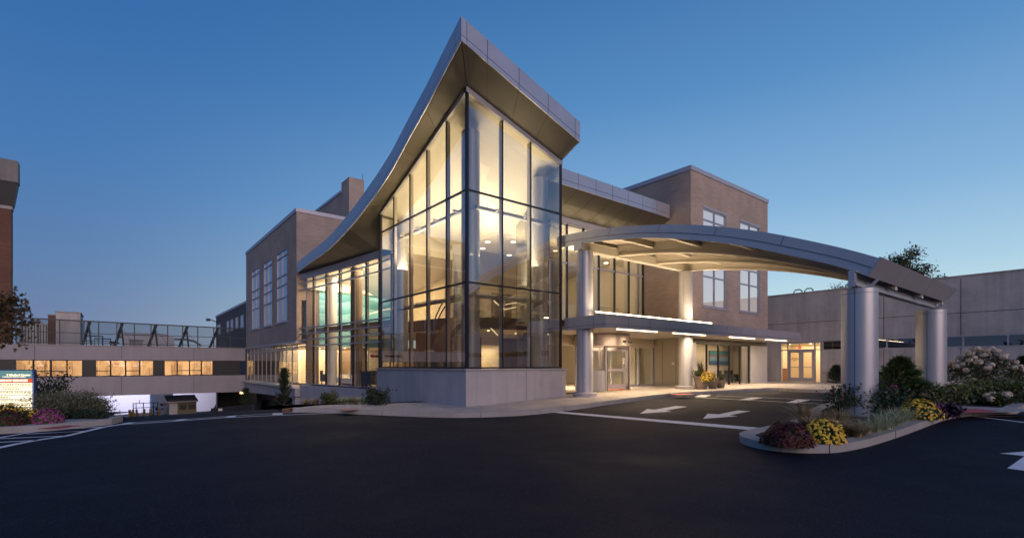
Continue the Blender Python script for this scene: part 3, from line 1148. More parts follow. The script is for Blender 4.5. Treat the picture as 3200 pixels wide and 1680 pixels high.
# upper walls
mb = MB()
for bxs in ((15.7, 24.2, 26.0, 26.2, 2.40, WZ), (15.5, 15.7, 26.0, 33.2, 2.40, WZ), (23.9, 24.15, 18.4, 26.0, FL, WZ), (10.0, 13.4, 43.5, 43.7, FL, WZ)):
    MB().box(*bxs).build('upper_wall', M['cream'], lobby)
for x0, x1 in ((16.6, 17.8), (19.0, 20.6), (21.6, 22.8)):
    MB().box(x0, x1, 25.93, 25.99, 2.42, 4.7).build('interior_door', M['taupe'], lobby)
# flat ceiling and the warm vault under the roof
CE = 6.2
mb = MB()
mb.box(14.0, 24.2, 18.8, 22.7, CE, CE + .10)
mb.box(11.4, 24.2, 22.7, 33.2, CE, CE + .10)
mb.prism([(10.62, 22.7), (11.4, 22.7), (11.4, 33.2), (9.5, 33.2), (10.15, 28.6), (10.5, 25.6)], 5.60, 5.68)
mb.build('ceiling', M['ceil'], lobby)
vt = MB()
def vz(x, y):
    a = (RU(x, 15.16) - .14 - 6.3) * (1 - smooth((y - 15.16) / 3.7))
    b = (RU(9.98, max(y, 15.16)) - .14 - 6.3) * (1 - smooth((x - 9.98) / 4.0)) if x < 14.0 else -9
    return 6.3 + max(a, b, 0) if x < X1 + .01 else 6.3
gxv = [9.98 + .24 * i for i in range(7)] + [11.6 + .5 * i for i in range(6)] + [X1]
gyv = [15.16 + .3 * i for i in range(25)] + [22.6]
for xa, xb in zip(gxv[:-1], gxv[1:]):
    for ya, yb in zip(gyv[:-1], gyv[1:]):
        if xa > 14.0 and ya > 18.9:
            continue
        vt.quad((xa, ya, vz(xa, ya)), (xb, ya, vz(xb, ya)), (xb, yb, vz(xb, yb)), (xa, yb, vz(xa, yb)))
vt.quad((X1, 18.15, 7.15), (24.2, 18.15, 7.15), (24.2, 18.82, 6.3), (X1, 18.82, 6.3))
vt.quad((11.38, 22.6, 6.4), (11.38, 33.2, 6.4), (11.38, 33.2, 5.6), (11.38, 22.6, 5.6))
vt.quad((9.98, 22.62, 5.6), (14.1, 22.62, 5.6), (14.1, 22.62, 7.6), (9.98, 22.62, 7.6))
vt.build('vault_ceiling', M['vault'], lobby, smooth='auto')
# teal wave relief wall facing the curved glass
mb = MB()
mb.box(10.4, 15.4, 33.4, 33.6, 1.27, 4.9)
mb.build('teal_wave_wall', M['teal'], lobby)
mb = MB()
mb.box(9.6, 15.5, 33.21, 33.7, 4.9, 6.19)
mb.build('wall', M['cream'], lobby)
MB().box(9.6, 10.38, 33.42, 33.6, FL, 4.88).build('wall', M['taupe'], lobby)
mb = MB()
mb.box(9.4, 22, 33.4, 43.6, 1.22, 1.27)
mb.build('low_ceiling', M['ceil'], lobby)
mb = MB()
mb.box(9.4, 22, 38.4, 38.6, FL, 1.21)
mb.build('back_wall', M['cream'], lobby)
for bxs in ((11.6, 12.3, 37.2, 38.35, FL, 1.2), (14.6, 15.2, 36.8, 38.35, FL, 1.2)):
    MB().box(*bxs).build('partition', M['cream'], lobby)
# spandrel beam behind the curved wall at the upper floor line
mb = MB()
for p, q in zip(CV[:-1], CV[1:]):
    mb.bar((p[0] + .55, p[1], 2.19), (q[0] + .55, q[1], 2.19), .2, .34)
mb.build('floor_beam', M['taupe'], lobby)
# round columns inside, tie beams at the transom levels
for cx, cy_, r, zt in ((10.72, 16.05, .36, None), (14.2, 15.95, .36, None), (10.8, 22.2, .33, None), (10.6, 31.6, .33, 5.6), (10.9, 28.2, .34, 5.6), (13.2, 20.9, .25, 5.9)):
    z = zt if zt else RU(cx, cy_) - .45
    MB().lathe(cx, cy_, [(r, FL), (r, z)], 32).build('column', M['backlitcol'] if (cx, cy_) == (10.9, 28.2) else M['steelpaint'], lobby, smooth=True)
mb = MB()
for z in (L1 - .35, L2 - .35):
    mb.tube([(X0 + .75, Y0 + .55, z), (X1 - .1, Y0 + .55, z)], .09, 12)
    mb.tube([(X0 + .62, Y0 + .6, z), (X0 + .62, Y1, z)], .09, 12)
    for x in mx_r[1:-1]:
        mb.bar((x, Y0 + .3, z), (x, Y0 + .5, z), .07, .07)
    for y in my_l[1:-1]:
        mb.bar((X0 + .3, y, z), (X0 + .58, y, z), .07, .07)
mb.build('tie_beam', M['steelpaint'], lobby)
# downlights
dl = MB()
def disc(m_, x, y, z, r=.11):
    m_.lathe(x, y, [(0.001, z - .008), (r, z - .008), (r, z + .004)], 14)
for x, y in ((15.2, 21.6), (17.3, 22.0), (19.6, 22.2), (21.8, 22.2), (13.0, 24.8), (15.2, 25.0), (12.6, 28.0), (14.6, 28.4), (12.9, 31.5), (14.6, 20.3), (15.6, 19.5), (18.6, 19.6), (21.4, 19.7), (23.2, 20.0)):
    m = MB()
    disc(m, x, y, CE - .002, .13)
    m.build('downlight', M['lamp2'], lobby)
for x, y in ((10.9, 26.9), (10.7, 29.9)):
    m = MB()
    disc(m, x, y, 5.598, .12)
    m.build('downlight', M['lamp2'], lobby)
for x, y in ((11.2, 34.6), (12.6, 34.8), (14.0, 34.6), (11.4, 36.5), (13.0, 37.0), (14.6, 36.6)):
    m = MB()
    disc(m, x, y, 1.218, .07)
    m.build('downlight', M['lamp2'], lobby)
for x, y in ((19.3, 28.6), (20.1, 29.8), (19.4, 31.0), (20.0, 32.4)):
    m = MB()
    disc(m, x, y, 1.358, .08)
    m.build('downlight', M['lamp2'], lobby)
for x, y in ((15.5, 21.5), (18.2, 22.5), (21.3, 21.6), (23.0, 20.6)):
    m = MB()
    disc(m, x, y, 1.857, .07)
    m.build('downlight', M['lamp2'], lobby)
slot = MB()
for x, y in ((14.9, 23.4), (17.0, 20.8), (13.0, 26.4), (18.6, 23.5), (13.6, 29.5)):
    slot.box(x, x + 1.2, y, y + .05, CE - .006, CE + .01)
slot.build('air_slot', M['joint'], lobby)
# angular pendant over the stair hall
pz = 3.6
pen = thing('pendant_light', (13.9, 17.9, pz), 'zigzag pendant of thin light bars hanging inside the tower', 'pendant light')
m = MB()
for a, b in (((13.0, 17.5, 2.75), (13.6, 17.6, 2.5)), ((13.6, 17.6, 2.5), (14.4, 17.8, 2.68)), ((13.2, 17.9, 2.9), (13.6, 18.0, 2.7)), ((13.9, 18.0, 2.78), (14.7, 18.1, 2.95)), ((12.6, 17.3, 1.6), (13.05, 17.4, 1.32))):
    m.bar(a, b, .03, .03)
m.build('light_bar', emis('pendant_bar', (1, .8, .5), 1.6), pen)
m = MB()
for x, y, z in ((13.6, 17.6, 2.5), (13.6, 18.0, 2.7), (13.05, 17.4, 1.35)):
    m.tube([(x, y, z), (x, y, RU(x, y) - .15)], .006, 5)
m.build('cable', M['mull'], pen)
# planter boxes and candle-like flowers on the inner sill of the tower
for i, (x, y) in enumerate([(X0 + .22, 21.9), (X0 + .22, 21.2), (X0 + .22, 20.5), (X0 + .22, 19.7), (X0 + .22, 19.0), (X0 + .22, 17.4), (X0 + .22, 16.85), (X0 + .22, 16.4)]):
    t = thing('glass_vase', (x, y, PT), ['clear ribbed glass vase on the tower sill, leftmost of its row', 'clear ribbed glass vase on the tower sill, second from the left', 'clear ribbed glass vase on the tower sill, third from the left', 'clear ribbed glass vase on the tower sill, fourth from the left', 'clear ribbed glass vase on the tower sill, fifth from the left', 'glass vase holding an orange blossom on the tower sill, left of two', 'glass vase holding an orange blossom on the tower sill, right of two', 'clear glass vase next to the tower corner column'][i], 'vase', 'glass vases on the tower sill')
    MB().lathe(x, y, [(.001, PT + .005), (.10, PT + .005), (.13, PT + .26), (.115, PT + .26), (.09, PT + .03)], 12).build('vessel', mat('pale_vase_glass', (.5, .38, .26), .15, noise=.5, nscale=25), t, smooth='auto')
    if i in (5, 6):
        m = MB()
        m.tube([(x, y, PT + .2), (x, y + .02, PT + .45)], .012, 5)
        for k in range(26):
            a = random.random() * 2 * PI
            e = random.uniform(-.6, 1.4)
            c = Vector((x + .07 * math.cos(a) * math.cos(e), y + .07 * math.sin(a) * math.cos(e), PT + .5 + .06 * math.sin(e)))
            m.quad(c + Vector((-.03, 0, -.01)), c + Vector((.0, -.03, .02)), c + Vector((.03, 0, .03)), c + Vector((0, .03, 0)))
        m.build('blossom', mat('orange_blossom', (.8, .2, .03), .6), t)

# lobby furniture
def armchair(x, y, rz, mt, label, w=.72):
    t = thing('armchair', (x, y, FL), label, 'armchair', 'chairs in the lobby')
    c, s_ = math.cos(rz), math.sin(rz)
    def bx(m, x0, x1, y0, y1, z0, z1):
        pts = [(x0, y0), (x1, y0), (x1, y1), (x0, y1)]
        m.prism([(x + a * c - b * s_, y + a * s_ + b * c) for a, b in pts], FL + z0, FL + z1)
    m = MB(); bx(m, -w / 2 + .1, w / 2 - .1, -.34, .22, .20, .44); m.build('seat', mt, t)
    m = MB(); bx(m, -w / 2 + .02, w / 2 - .02, .222, .36, .18, .86); m.build('backrest', mt, t)
    for k in (-1, 1):
        m = MB(); bx(m, k * (w / 2 - .05) - .05, k * (w / 2 - .05) + .05, -.34, .218, .16, .62); m.build('armrest', mt, t)
        for q in (-.28, .28):
            m = MB(); bx(m, k * (w / 2 - .06) - .02, k * (w / 2 - .06) + .02, q - .02, q + .02, 0, .155); m.build('leg', M['mull'], t)
    return t


armchair(10.55, 25.3, 2.0, M['dgrey'], 'dark armchair by the curved glass, nearest the tower')
armchair(10.9, 26.2, 2.6, M['dgrey'], 'dark armchair by the curved glass, second from the tower')
armchair(11.3, 27.3, .4, M['dgrey'], 'dark armchair by the white sofa arm')
armchair(12.4, 29.5, -.4, M['dgrey'], 'dark armchair deeper in the lounge')
armchair(10.6, 32.6, 1.2, M['dgrey'], 'lone dark armchair beside the round column')
def sofa(x, y, label, L=2.2):
    t = thing('sofa', (x, y, FL), label, 'sofa', 'white sofas in the lobby')
    MB().box(x - .4, x + .35, y - L / 2 + .14, y + L / 2 - .14, FL + .14, FL + .44).build('seat', M['offwhite'], t)
    MB().box(x + .352, x + .55, y - L / 2, y + L / 2, FL + .12, FL + .85).build('backrest', M['offwhite'], t)
    for k in (-1, 1):
        MB().box(x - .4, x + .35, y + k * (L / 2 - .07) - .07, y + k * (L / 2 - .07) + .07, FL + .12, FL + .64).build('armrest', M['offwhite'], t)
    MB().box(x - .3, x + .45, y - L / 2 + .1, y + L / 2 - .1, FL, FL + .118).build('base', M['mull'], t)
sofa(10.9, 29.2, 'long white sofa behind the curved glass of the lounge', 2.6)
sofa(19.2, 21.2, 'white sofa seen through the revolving door')
t = thing('reception_desk', (16.0, 19.2, FL), 'dark wood reception desk with pale top left of the revolving door', 'desk')
MB().box(15.0, 16.0, 18.6, 19.6, FL, FL + 1.0).build('desk_body', M['brown'], t)
MB().box(14.95, 16.05, 18.55, 19.65, FL + 1.002, FL + 1.05).build('desk_top', M['cream'], t)
# exit signs
for (x, y, z), lab in (((13.0, 37.9, .95), 'small red exit sign over the lounge corridor'),):
    t = thing('exit_sign', (x, y, z), lab, 'exit sign')
    MB().box(x - .16, x + .16, y - .03, y, z - .10, z + .10).build('sign_box', emis('exit_red', (.9, .05, .03), 1.2), t)
    m = MB(); m.tube([(x, y - .015, z + .10), (x, y - .015, 1.22)], .01, 5); m.build('hanger', M['mull'], t)

# ------------------------------------------------------------------ lamps
def area(name, loc, sx, sy, power, color=(1, .74, .45), rot=(0, 0, 0), spread=180):
    l = bpy.data.lights.new(name, 'AREA')
    l.shape = 'RECTANGLE'
    l.size, l.size_y = sx, sy
    l.energy = power
    l.color = color
    l.spread = math.radians(spread)
    o = bpy.data.objects.new(name, l)
    COL.objects.link(o)
    o.location = loc
    o.rotation_euler = rot
    return o


UP = (PI, 0, 0)
WARM = (1, .73, .43)
area('lamp_tower_uplight', (12.3, 17.0, 4.2), 3.6, 2.6, 520, (1, .81, .55), UP)
area('lamp_tower_uplight', (10.75, 20.6, 4.6), .8, 3.4, 220, (1, .81, .55), UP)
area('lamp_lobby_hall', (17.5, 23, 6.1), 10, 6, 190, WARM)
area('lamp_tower_hall', (12.8, 24.5, 6.1), 2.4, 8, 60, WARM)
area('lamp_vault_right', (19, 18.5, 6.0), 8, .5, 90, (1, .76, .48), UP)
area('lamp_lounge', (12.2, 29.5, 5.5), 3.0, 6, 900, WARM)
area('fill_lounge_ceiling', (12.2, 29.0, 2.7), 1.6, 6, 260, WARM, UP)  # added fill without a fixture, brightens the lounge ceiling and wall top
area('lamp_teal_wash', (12.8, 32.6, 5.5), 4.5, .3, 110, (1, .88, .72), (0, 0, 0))
area('lamp_low_lounge', (12.5, 37, 1.15), 6, 4, 420, WARM)
area('lamp_low_hall', (19, 23, 1.8), 8, 5, 40, WARM)
area('lamp_corridor', (19.7, 30.2, 1.3), 1.2, 5.5, 110, (1, .80, .55))
area('lamp_entry_hall', (19.2, 18.6, 1.7), 5, 1.2, 380, (1, .80, .56), spread=110)

# ------------------------------------------------------------------ entrance canopy
can = thing('entrance_canopy', (20, 14, 1.5), 'flat silver entrance canopy with glowing light bars along its edge', 'canopy')
CX0, CX1, CY, CB_, CT = 14.80, 32.75, 12.80, 1.475, 1.99
pan, back, sf, sm = MB(), MB(), MB(), MB()
cs = [CX0 + 0.0, 16.22, 17.66, 19.11, 20.75, 22.37, 24.02, 25.48, 26.96, 28.43, 29.9, 31.35, CX1]
for a, b in zip(cs[:-1], cs[1:]):
    for f0, f1 in ((0, .24), (.27, 1)):
        pan.box(a + .012, b - .012, CY, CY + .03, CB_ + (CT - CB_) * f0, CB_ + (CT - CB_) * f1)
back.box(CX0 + .02, CX1 - .02, CY + .02, CY + .08, CB_ + .01, CT - .01)
for a, b in ((CY + .03, 13.4), (13.4, 15.05)):
    for f0, f1 in ((0, .24), (.27, 1)):
        pan.box(CX0 - .02, CX0 + .01, a + .006, b - .012, CB_ + (CT - CB_) * f0, CB_ + (CT - CB_) * f1)
back.box(CX0 - .01, CX0 + .05, CY + .08, 15.05, CB_ + .01, CT - .01)
for f0, f1 in ((0, .24), (.27, 1)):
    pan.box(CX1 - .01, CX1 + .02, CY + .03, 15.9, CB_ + (CT - CB_) * f0, CB_ + (CT - CB_) * f1)
pan.build('fascia', M['panel'], can)
back.build('fascia_backing', M['joint'], can)
sf.box(CX0 + .05, 24.26, CY + .08, 17.33, CB_ + .02, CB_ + .06)
sf.box(24.26, CX1 - .02, CY + .08, 15.3, CB_ + .02, CB_ + .06)
sf.build('soffit', mat('pale_soffit', (.50, .46, .42), .5, .1), can)
tp = MB()
tp.box(CX0 + .05, 24.26, CY + .08, 18.0, CT - .12, CT - .05)
tp.box(24.26, CX1 - .02, CY + .08, 14.98, CT - .12, CT - .05)
tp.build('roof_deck', M['soffit'], can)
seg = [15.05, 16.55, 18.05, 19.5, 20.95, 22.4, 23.9]
for a, b in zip(seg[:-1], seg[1:]):
    MB().bar((a + .05, 13.55, 2.16), (b - .05, 13.55, 2.16), .036, .036).build('light_bar', emis('uplight_bar', (1, .74, .48), 14) if a < 15.1 else bpy.data.materials['uplight_bar'], can)
br_ = MB()
for a in seg:
    br_.box(a - .02, a + .02, 13.53, 13.57, CT - .05, 2.13)
br_.build('bracket', M['alum'], can)
for a, b in ((15.8, 18.5), (19.7, 22.4), (24.7, 27.4), (28.7, 31.4)):
    MB().bar((a, 13.05, CB_ - .015), (b, 13.05, CB_ - .015), .045, .032).build('light_bar', M['lamp'], can)
    area('lamp_canopy_bar', ((a + b) / 2, 13.3, CB_ - .09), b - a, .1, 125, (1, .72, .45))
area('lamp_canopy_uplight', (19.5, 13.36, 2.26), 8.8, .12, 300, (1, .73, .45), (PI + math.radians(0), 0, 0))

# ------------------------------------------------------------------ revolving door
RC = (18.65, 16.35)
RR = 1.28
rd = thing('revolving_door', (RC[0], RC[1], FL), 'round revolving door with silver drum under the entrance canopy', 'revolving door')
ro = MB()
ro.lathe(*RC, [(RR + .06, .92), (RR + .06, 1.46)], 48)
ro.lathe(*RC, [(.01, .92), (RR + .06, .92)], 48)
ro.build('drum_header', mat('brushed_drum', (.62, .54, .48), .35, .5), rd, smooth='auto')
# fixed curved side walls
def deg(a):
    return math.radians(a)
def arc(m, r0, r1, z0, z1, a0, a1, n=10):
    m.lathe(*RC, [(r0, z0), (r1, z0), (r1, z1), (r0, z1), (r0, z0)], n, deg(a0), deg(a1))
for a0, a1 in ((150, 229), (-51, 40)):
    kh = .95 if a0 > 0 else .10
    m = MB(); arc(m, RR, RR + .05, FL, FL + kh, a0, a1); m.build('kick_panel', M['alum'], rd)
    m = MB(); m.lathe(*RC, [(RR + .03, FL + kh), (RR + .03, .92)], 10, deg(a0), deg(a1)); m.build('curved_glass', M['glass'], rd)
fr = MB()
for a in (150, 190, 229, -51, -10, 40):
    x, y = RC[0] + (RR + .03) * math.cos(deg(a)), RC[1] + (RR + .03) * math.sin(deg(a))
    fr.box(x - .04, x + .04, y - .04, y + .04, FL, .92)
fr.build('frame', M['alum'], rd)
dk = MB()
for a in (231.5, -53.5):
    x, y = RC[0] + (RR + .02) * math.cos(deg(a)), RC[1] + (RR + .02) * math.sin(deg(a))
    dk.box(x - .02, x + .02, y - .02, y + .02, FL, .92)
dk.build('weather_seal', M['blackp'], rd)
# wings of the door
for w in range(4):
    a = deg(46 + 90 * w)
    ux, uy = math.cos(a), math.sin(a)
    lf = MB()
    def P(r, z):
        return (RC[0] + ux * r, RC[1] + uy * r, z)
    z0, z1 = FL + .03, .86
    for ra_, rb_, za, zb in ((.08, RR - .04, z0, z0 + .24), (.08, RR - .04, z1 - .14, z1), (.08, RR - .04, -.28, -.16), (.08, .16, z0, z1), (RR - .14, RR - .04, z0, z1)):
        lf.bar(P(ra_, (za + zb) / 2), P(rb_, (za + zb) / 2), .045, zb - za)
    o = lf.build('door_wing', M['alum'], rd)
    m = MB().quad(P(.1, z0), P(RR - .1, z0), P(RR - .1, z1), P(.1, z1))
    m.build('pane', M['glass'], o)
for a in (272, 292, 312):
    x, y = RC[0] + (RR + .08) * math.cos(deg(a)), RC[1] + (RR + .08) * math.sin(deg(a))
    MB().box(x - .07, x + .07, y - .05, y + .04, 1.08, 1.17).build('sensor', M['blackp'], rd)
# round notice on the door
m = MB()
nx_, ny_ = RC[0] + .05, RC[1] - RR - .02
m.lathe(0, 0, [(.001, 0), (.085, 0), (.085, .01)], 24)
m.v = [(nx_ + p[0], ny_ - p[2], .28 + p[1]) for p in m.v]
m.box(nx_ - .06, nx_ + .06, ny_ - .004, ny_, .08, .17)
m.build('round_sticker', M['offwhite'], rd)
m = MB()
m.add([(nx_ - .038, ny_ - .014, .28), (nx_, ny_ - .014, .24), (nx_ + .038, ny_ - .014, .28), (nx_, ny_ - .014, .335)], [(0, 1, 2, 3)])
m.build('sticker_emblem', M['blackp'], rd)
area('lamp_revolving_door', (RC[0], RC[1], .90), 1.0, 1.0, 30, (1, .62, .36))
# floor mat under the door
m = MB(); m.lathe(*RC, [(.01, FL + .012), (RR, FL + .012)], 32)
m.build('floor_mat', mat('terracotta_mat', (.50, .20, .10), .8, noise=.1, nscale=30), rd)

# bollard-like round canopy columns under the arched canopy are built with it below

# ------------------------------------------------------------------ brick wings
def window_x(parent, X, ya, yb, z0, z1, bars, sill=True):
    """window in a wall facing -X"""
    f = MB()
    w = .06
    f.box(X - .02, X + .10, ya, ya + w, z0, z1)
    f.box(X - .02, X + .10, yb - w, yb, z0, z1)
    f.box(X - .02, X + .10, ya + w, yb - w, z0, z0 + w)
    f.box(X - .02, X + .10, ya + w, yb - w, z1 - w, z1)
    ym = (ya + yb) / 2
    zz = [z0 + w] + bars + [z1 - w]
    for a, b in zip(zz[:-1], zz[1:]):
        f.box(X - .01, X + .09, ym - .03, ym + .03, a + .035, b - .035)
    for b in bars:
        f.box(X - .015, X + .095, ya + w, yb - w, b - .035, b + .035)
    o = f.build('window', M['wframe'], parent)
    for i, (a, b) in enumerate(zip(zz[:-1], zz[1:])):
        for c, d in ((ya + w, ym), (ym, yb - w)):
            MB().quad((X + .04, c, a), (X + .04, d, a), (X + .04, d, b), (X + .04, c, b)).build('pane', M['glass_w'], o)
            MB().quad((X + .12, c, a), (X + .12, d, a), (X + .12, d, b), (X + .12, c, b)).build('blind', M['blind'], o)
    if sill:
        MB().box(X - .10, X + .06, ya - .08, yb + .08, z0 - .10, z0 - .005).build('sill', M['alum'], o)
    return o


def window_y(parent, Y, xa, xb, z0, z1, bars, head_=True):
    f = MB()
    w = .06
    f.box(xa, xa + w, Y - .02, Y + .10, z0, z1)
    f.box(xb - w, xb, Y - .02, Y + .10, z0, z1)
    f.box(xa + w, xb - w, Y - .02, Y + .10, z0, z0 + w)
    f.box(xa + w, xb - w, Y - .02, Y + .10, z1 - w, z1)
    xm = (xa + xb) / 2
    zz = [z0 + w] + bars + [z1 - w]
    for a, b in zip(zz[:-1], zz[1:]):
        f.box(xm - .03, xm + .03, Y - .01, Y + .09, a + .035, b - .035)
    for b in bars:
        f.box(xa + w, xb - w, Y - .015, Y + .095, b - .035, b + .035)
    o = f.build('window', M['wframe'], parent)
    for a, b in zip(zz[:-1], zz[1:]):
        for c, d in ((xa + w, xm), (xm, xb - w)):
            MB().quad((c, Y + .04, a), (d, Y + .04, a), (d, Y + .04, b), (c, Y + .04, b)).build('pane', M['glass_w'], o)
            MB().quad((c, Y + .12, a), (d, Y + .12, a), (d, Y + .12, b), (c, Y + .12, b)).build('blind', M['glowblind'], o)
    MB().box(xa - .06, xb + .06, Y - .08, Y + .06, z0 - .10, z0 - .005).build('sill', M['alum'], o)
    if head_:
        MB().box(xa - .03, xb + .03, Y - .06, Y + .06, z1 + .005, z1 + .10).build('lintel', M['alum'], o)
    return o


def wall_with_holes(mb, a0, a1, z0, z1, holes, put):
    """put(a,b,z,z) adds one rectangle of wall; holes are (a,b,z,z) sorted along the wall"""
    cur = a0
    for h in sorted(holes):
        put(cur, h[0], z0, z1)
        put(h[0], h[1], z0, h[2])
        put(h[0], h[1], h[3], z1)
        cur = h[1]
    put(cur, a1, z0, z1)


M['wframe'] = mat('lavender_grey_window_frame', (.36, .36, .42), .4, .4)

# left wing
lw = thing('brick_wing', (12, 41, -3), 'tan brick wing with three tall windows left of the glass lobby', 'building', 'brick wings of the medical building')
LX, LY0, LY1, LZ0, LZ1 = 9.0, 33.45, 49.3, 1.58, 9.82
def dirY(x):
    v = ray(x, 1000)
    t = LX / v[0]
    return v[1] * t
wl = [(dirY(897), dirY(865)), (dirY(850), dirY(824)), (dirY(811), dirY(787))]
holes = [(a, b, 3.02, 8.0) for a, b in wl]
mb = MB()
wall_with_holes(mb, LY0, LY1, LZ0, LZ1, holes, lambda a, b, c, d: mb.box(LX, LX + .3, a, b, c, d))
mb.box(LX + .3, 22, LY0, LY0 + .3, 4.2, LZ1)
mb.box(LX + .3, 22, LY1 - .3, LY1, LZ0, LZ1)
mb.build('brick_wall', M['brickR'], lw)
MB().box(LX - .05, 22, LY0 - .05, LY1 + .05, LZ1, LZ1 + .24).build('parapet_coping', M['alum'], lw)
for a, b in wl:
    window_x(lw, LX + .03, a, b, 3.02, 8.0, [4.70, 5.57, 6.23, 7.55])
mb = MB()
mb.box(LX - .06, LX + .3, LY0, LY1, LZ0 - .14, LZ0 - .003)
mb.build('base_trim', M['panel'], lw)
# ribbon glazing below
mu = MB()
RY = [LY0 + (LY1 - LY0) * i / 11 for i in range(12)]
for a, b in zip(RY[:-1], RY[1:]):
    MB().quad((LX + .1, a, -1.30), (LX + .1, b, -1.30), (LX + .1, b, 1.42), (LX + .1, a, 1.42)).build('glass_pane', glass('ribbon_glass', (.50, .52, .52), .22, 1.0) if a == RY[0] else bpy.data.materials['ribbon_glass'], lw)
    mu.box(LX + .08, LX + .16, b - .02, b + .02, -1.30, 1.42)
mu.box(LX + .03, LX + .16, LY0, LY1, 1.02, 1.10)
mu.build('mullion', M['fin'], lw)
mb = MB()
mb.box(LX - .28, LX + 5, LY0 - .1, LY1, -1.46, -1.31)
mb.build('ledge', M['cream'], lw)
mb = MB()
mb.hexa([(LX - .12, LY0 - .1, -2.05), (LX + .4, LY0 - .1, -2.05), (LX + .4, LY1, -2.35), (LX - .12, LY1, -2.35)], [(LX - .12, LY0 - .1, -1.46), (LX + .4, LY0 - .1, -1.46), (LX + .4, LY1, -1.46), (LX - .12, LY1, -1.46)])
mb.box(LX - .12, LX + .5, LY0 - .1, LY0 + .55, -6, -2.0)
mb.box(LX + 2.2, LX + 2.5, LY0 + .5, LY1 - 1, -6, -1.5)
mb.box(LX - .1, LX + 5, LY0 + .5, LY1 - .1, -1.55, -1.47)
mb.build('concrete_base', M['conc'], lw)
mb = MB()
mb.box(LX + .5, 14.5, LY0 + .3, LY1, -1.3, -1.25)
mb.box(LX + 4.5, LX + 4.7, LY0 + .3, LY1, -1.25, 1.5)
mb.build('interior_wall', M['taupe'], lw)
for i in range(6):
    m = MB(); disc(m, LX + 1.4, LY0 + 1.2 + 2.3 * i, 1.40, .09); m.build('downlight', M['lamp2'], lw)
mb = MB(); mb.box(LX + .3, LX + 4.6, LY0 + .3, LY1, 1.41, 1.45); mb.build('ceiling', M['ceil'], lw)
area('lamp_left_wing', (LX + 2.4, 41, 1.3), 3, 14, 160, WARM)

# penthouse and chimney behind the left wing
ph = thing('penthouse_block', (18, 50, 9), 'brick roof block with a square chimney above the left brick wing', 'building')
mb = MB()
mb.box(14.0, 26, 39.4, 66, 6, 13.72)
mb.build('brick_wall', M['brickR'], ph)
MB().box(13.93, 26.05, 39.38, 66, 13.72, 13.92).build('parapet_coping', M['alum'], ph)
MB().box(13.98, 15.18, 37.7, 39.36, 5, 14.5).build('chimney', M['brickR'], ph)
MB().tube([(15.1, 37.8, 14.5), (15.1, 37.8, 15.0)], .015, 5).build('lightning_rod', M['mull'], ph)

# right wing
rw = thing('brick_wing', (29, 20, -1), 'tan brick wing with two broad windows right of the entrance', 'building', 'brick wings of the medical building')
BX0, BX1, BY0, BZ1 = 24.3, 33.3, 15.0, 10.58
BZ0 = 1.9
wr = [(25.5, 28.05), (29.66, 32.2)]
holes = [(a, b, 3.30, 8.78) for a, b in wr]
mb = MB()
wall_with_holes(mb, BX0, BX1, BZ0, BZ1, holes, lambda a, b, c, d: mb.box(a, b, BY0, BY0 + .3, c, d))
mb.box(BX0, BX0 + .3, BY0 + .3, 30, 1.95, BZ1)
mb.box(BX1 - .3, BX1, BY0 + .3, 30, BZ0, BZ1)
mb.build('brick_wall', M['brickR'], rw)
MB().box(BX0 - .05, BX1 + .05, BY0 - .05, 30, BZ1, BZ1 + .24).build('parapet_coping', M['alum'], rw)
for a, b in wr:
    window_y(rw, BY0 + .03, a, b, 3.30, 8.78, [4.99, 5.9, 6.8, 8.15])
mb = MB()
for x in (26.0, 28.9, 30.7):
    mb.box(x, x + .012, BY0 - .003, BY0, 8.95 if x != 28.9 else 2, BZ1)
mb.box(BX0 - .003, BX0, 19.4, 19.412, 8.9, BZ1)
mb.build('control_joint', mat('pale_mortar', (.42, .38, .35), .9), rw)
# ground floor under the right wing: side panels, glazing, pier
mb = MB()
mb.box(BX0 - .02, BX0 + .25, 15.05, 18.0, -1.10, 1.50)
mb.build('wall_panel', mat('beige_wall_panel', (.40, .36, .29), .5, .15), rw)
mb = MB()
for y in (15.9, 16.75, 17.5):
    mb.box(BX0 - .026, BX0 - .021, y, y + .015, -1.08, 1.48)
mb.build('panel_joint', M['joint'], rw)
MB().box(BX0 - .05, BX0 + .25, 15.03, 18.0, -1.30, -1.11).build('plinth', M['conc'], rw)
GX = [24.9, 26.1, 27.35, 28.6, 29.85, 31.0]
mo = MB()
for a, b in zip(GX[:-1], GX[1:]):
    MB().quad((a, 15.12, -1.1), (b, 15.12, -1.1), (b, 15.12, 1.15), (a, 15.12, 1.15)).build('glass_pane', M['glass'], rw)
for x in GX:
    mo.box(x - .03, x + .03, 15.08, 15.18, -1.2, 1.18)
mo.box(24.9, 31.0, 15.07, 15.19, 1.18, 1.24)
mo.build('mullion', M['mull'], rw)
MB().box(24.85, 31.05, 15.04, 15.3, -1.3, -1.14).build('plinth', M['conc'], rw)
MB().box(24.3, 33.3, 15.06, 15.3, 1.24, 1.90).build('bulkhead', M['soffit'], rw)
MB().box(24.3, 24.88, 15.03, 15.3, -1.3, 1.24).build('pier', M['steelpaint'], rw)
MB().box(31.06, 33.3, 15.03, 15.6, -1.3, 1.24).build('pier', M['steelpaint'], rw)
mb = MB()
mb.box(24.7, 33.2, 17.2, 17.35, FL, 1.5)
mb.box(24.60, 24.68, 15.5, 20.4, FL, 1.5)
mb.box(33.1, 33.2, 15.62, 20.4, FL, 1.42)
mb.box(24.7, 33.2, 15.3, 20.4, 1.42, 1.5)
mb.build('interior_wall', M['cream'], rw)
mb = MB(); mb.box(24.7, 33.2, 15.3, 20.4, FL - .05, FL); mb.build('floor', M['ifloor'], rw)
area('lamp_right_room', (28.5, 16.3, 1.35), 6, 1.2, 34, WARM)
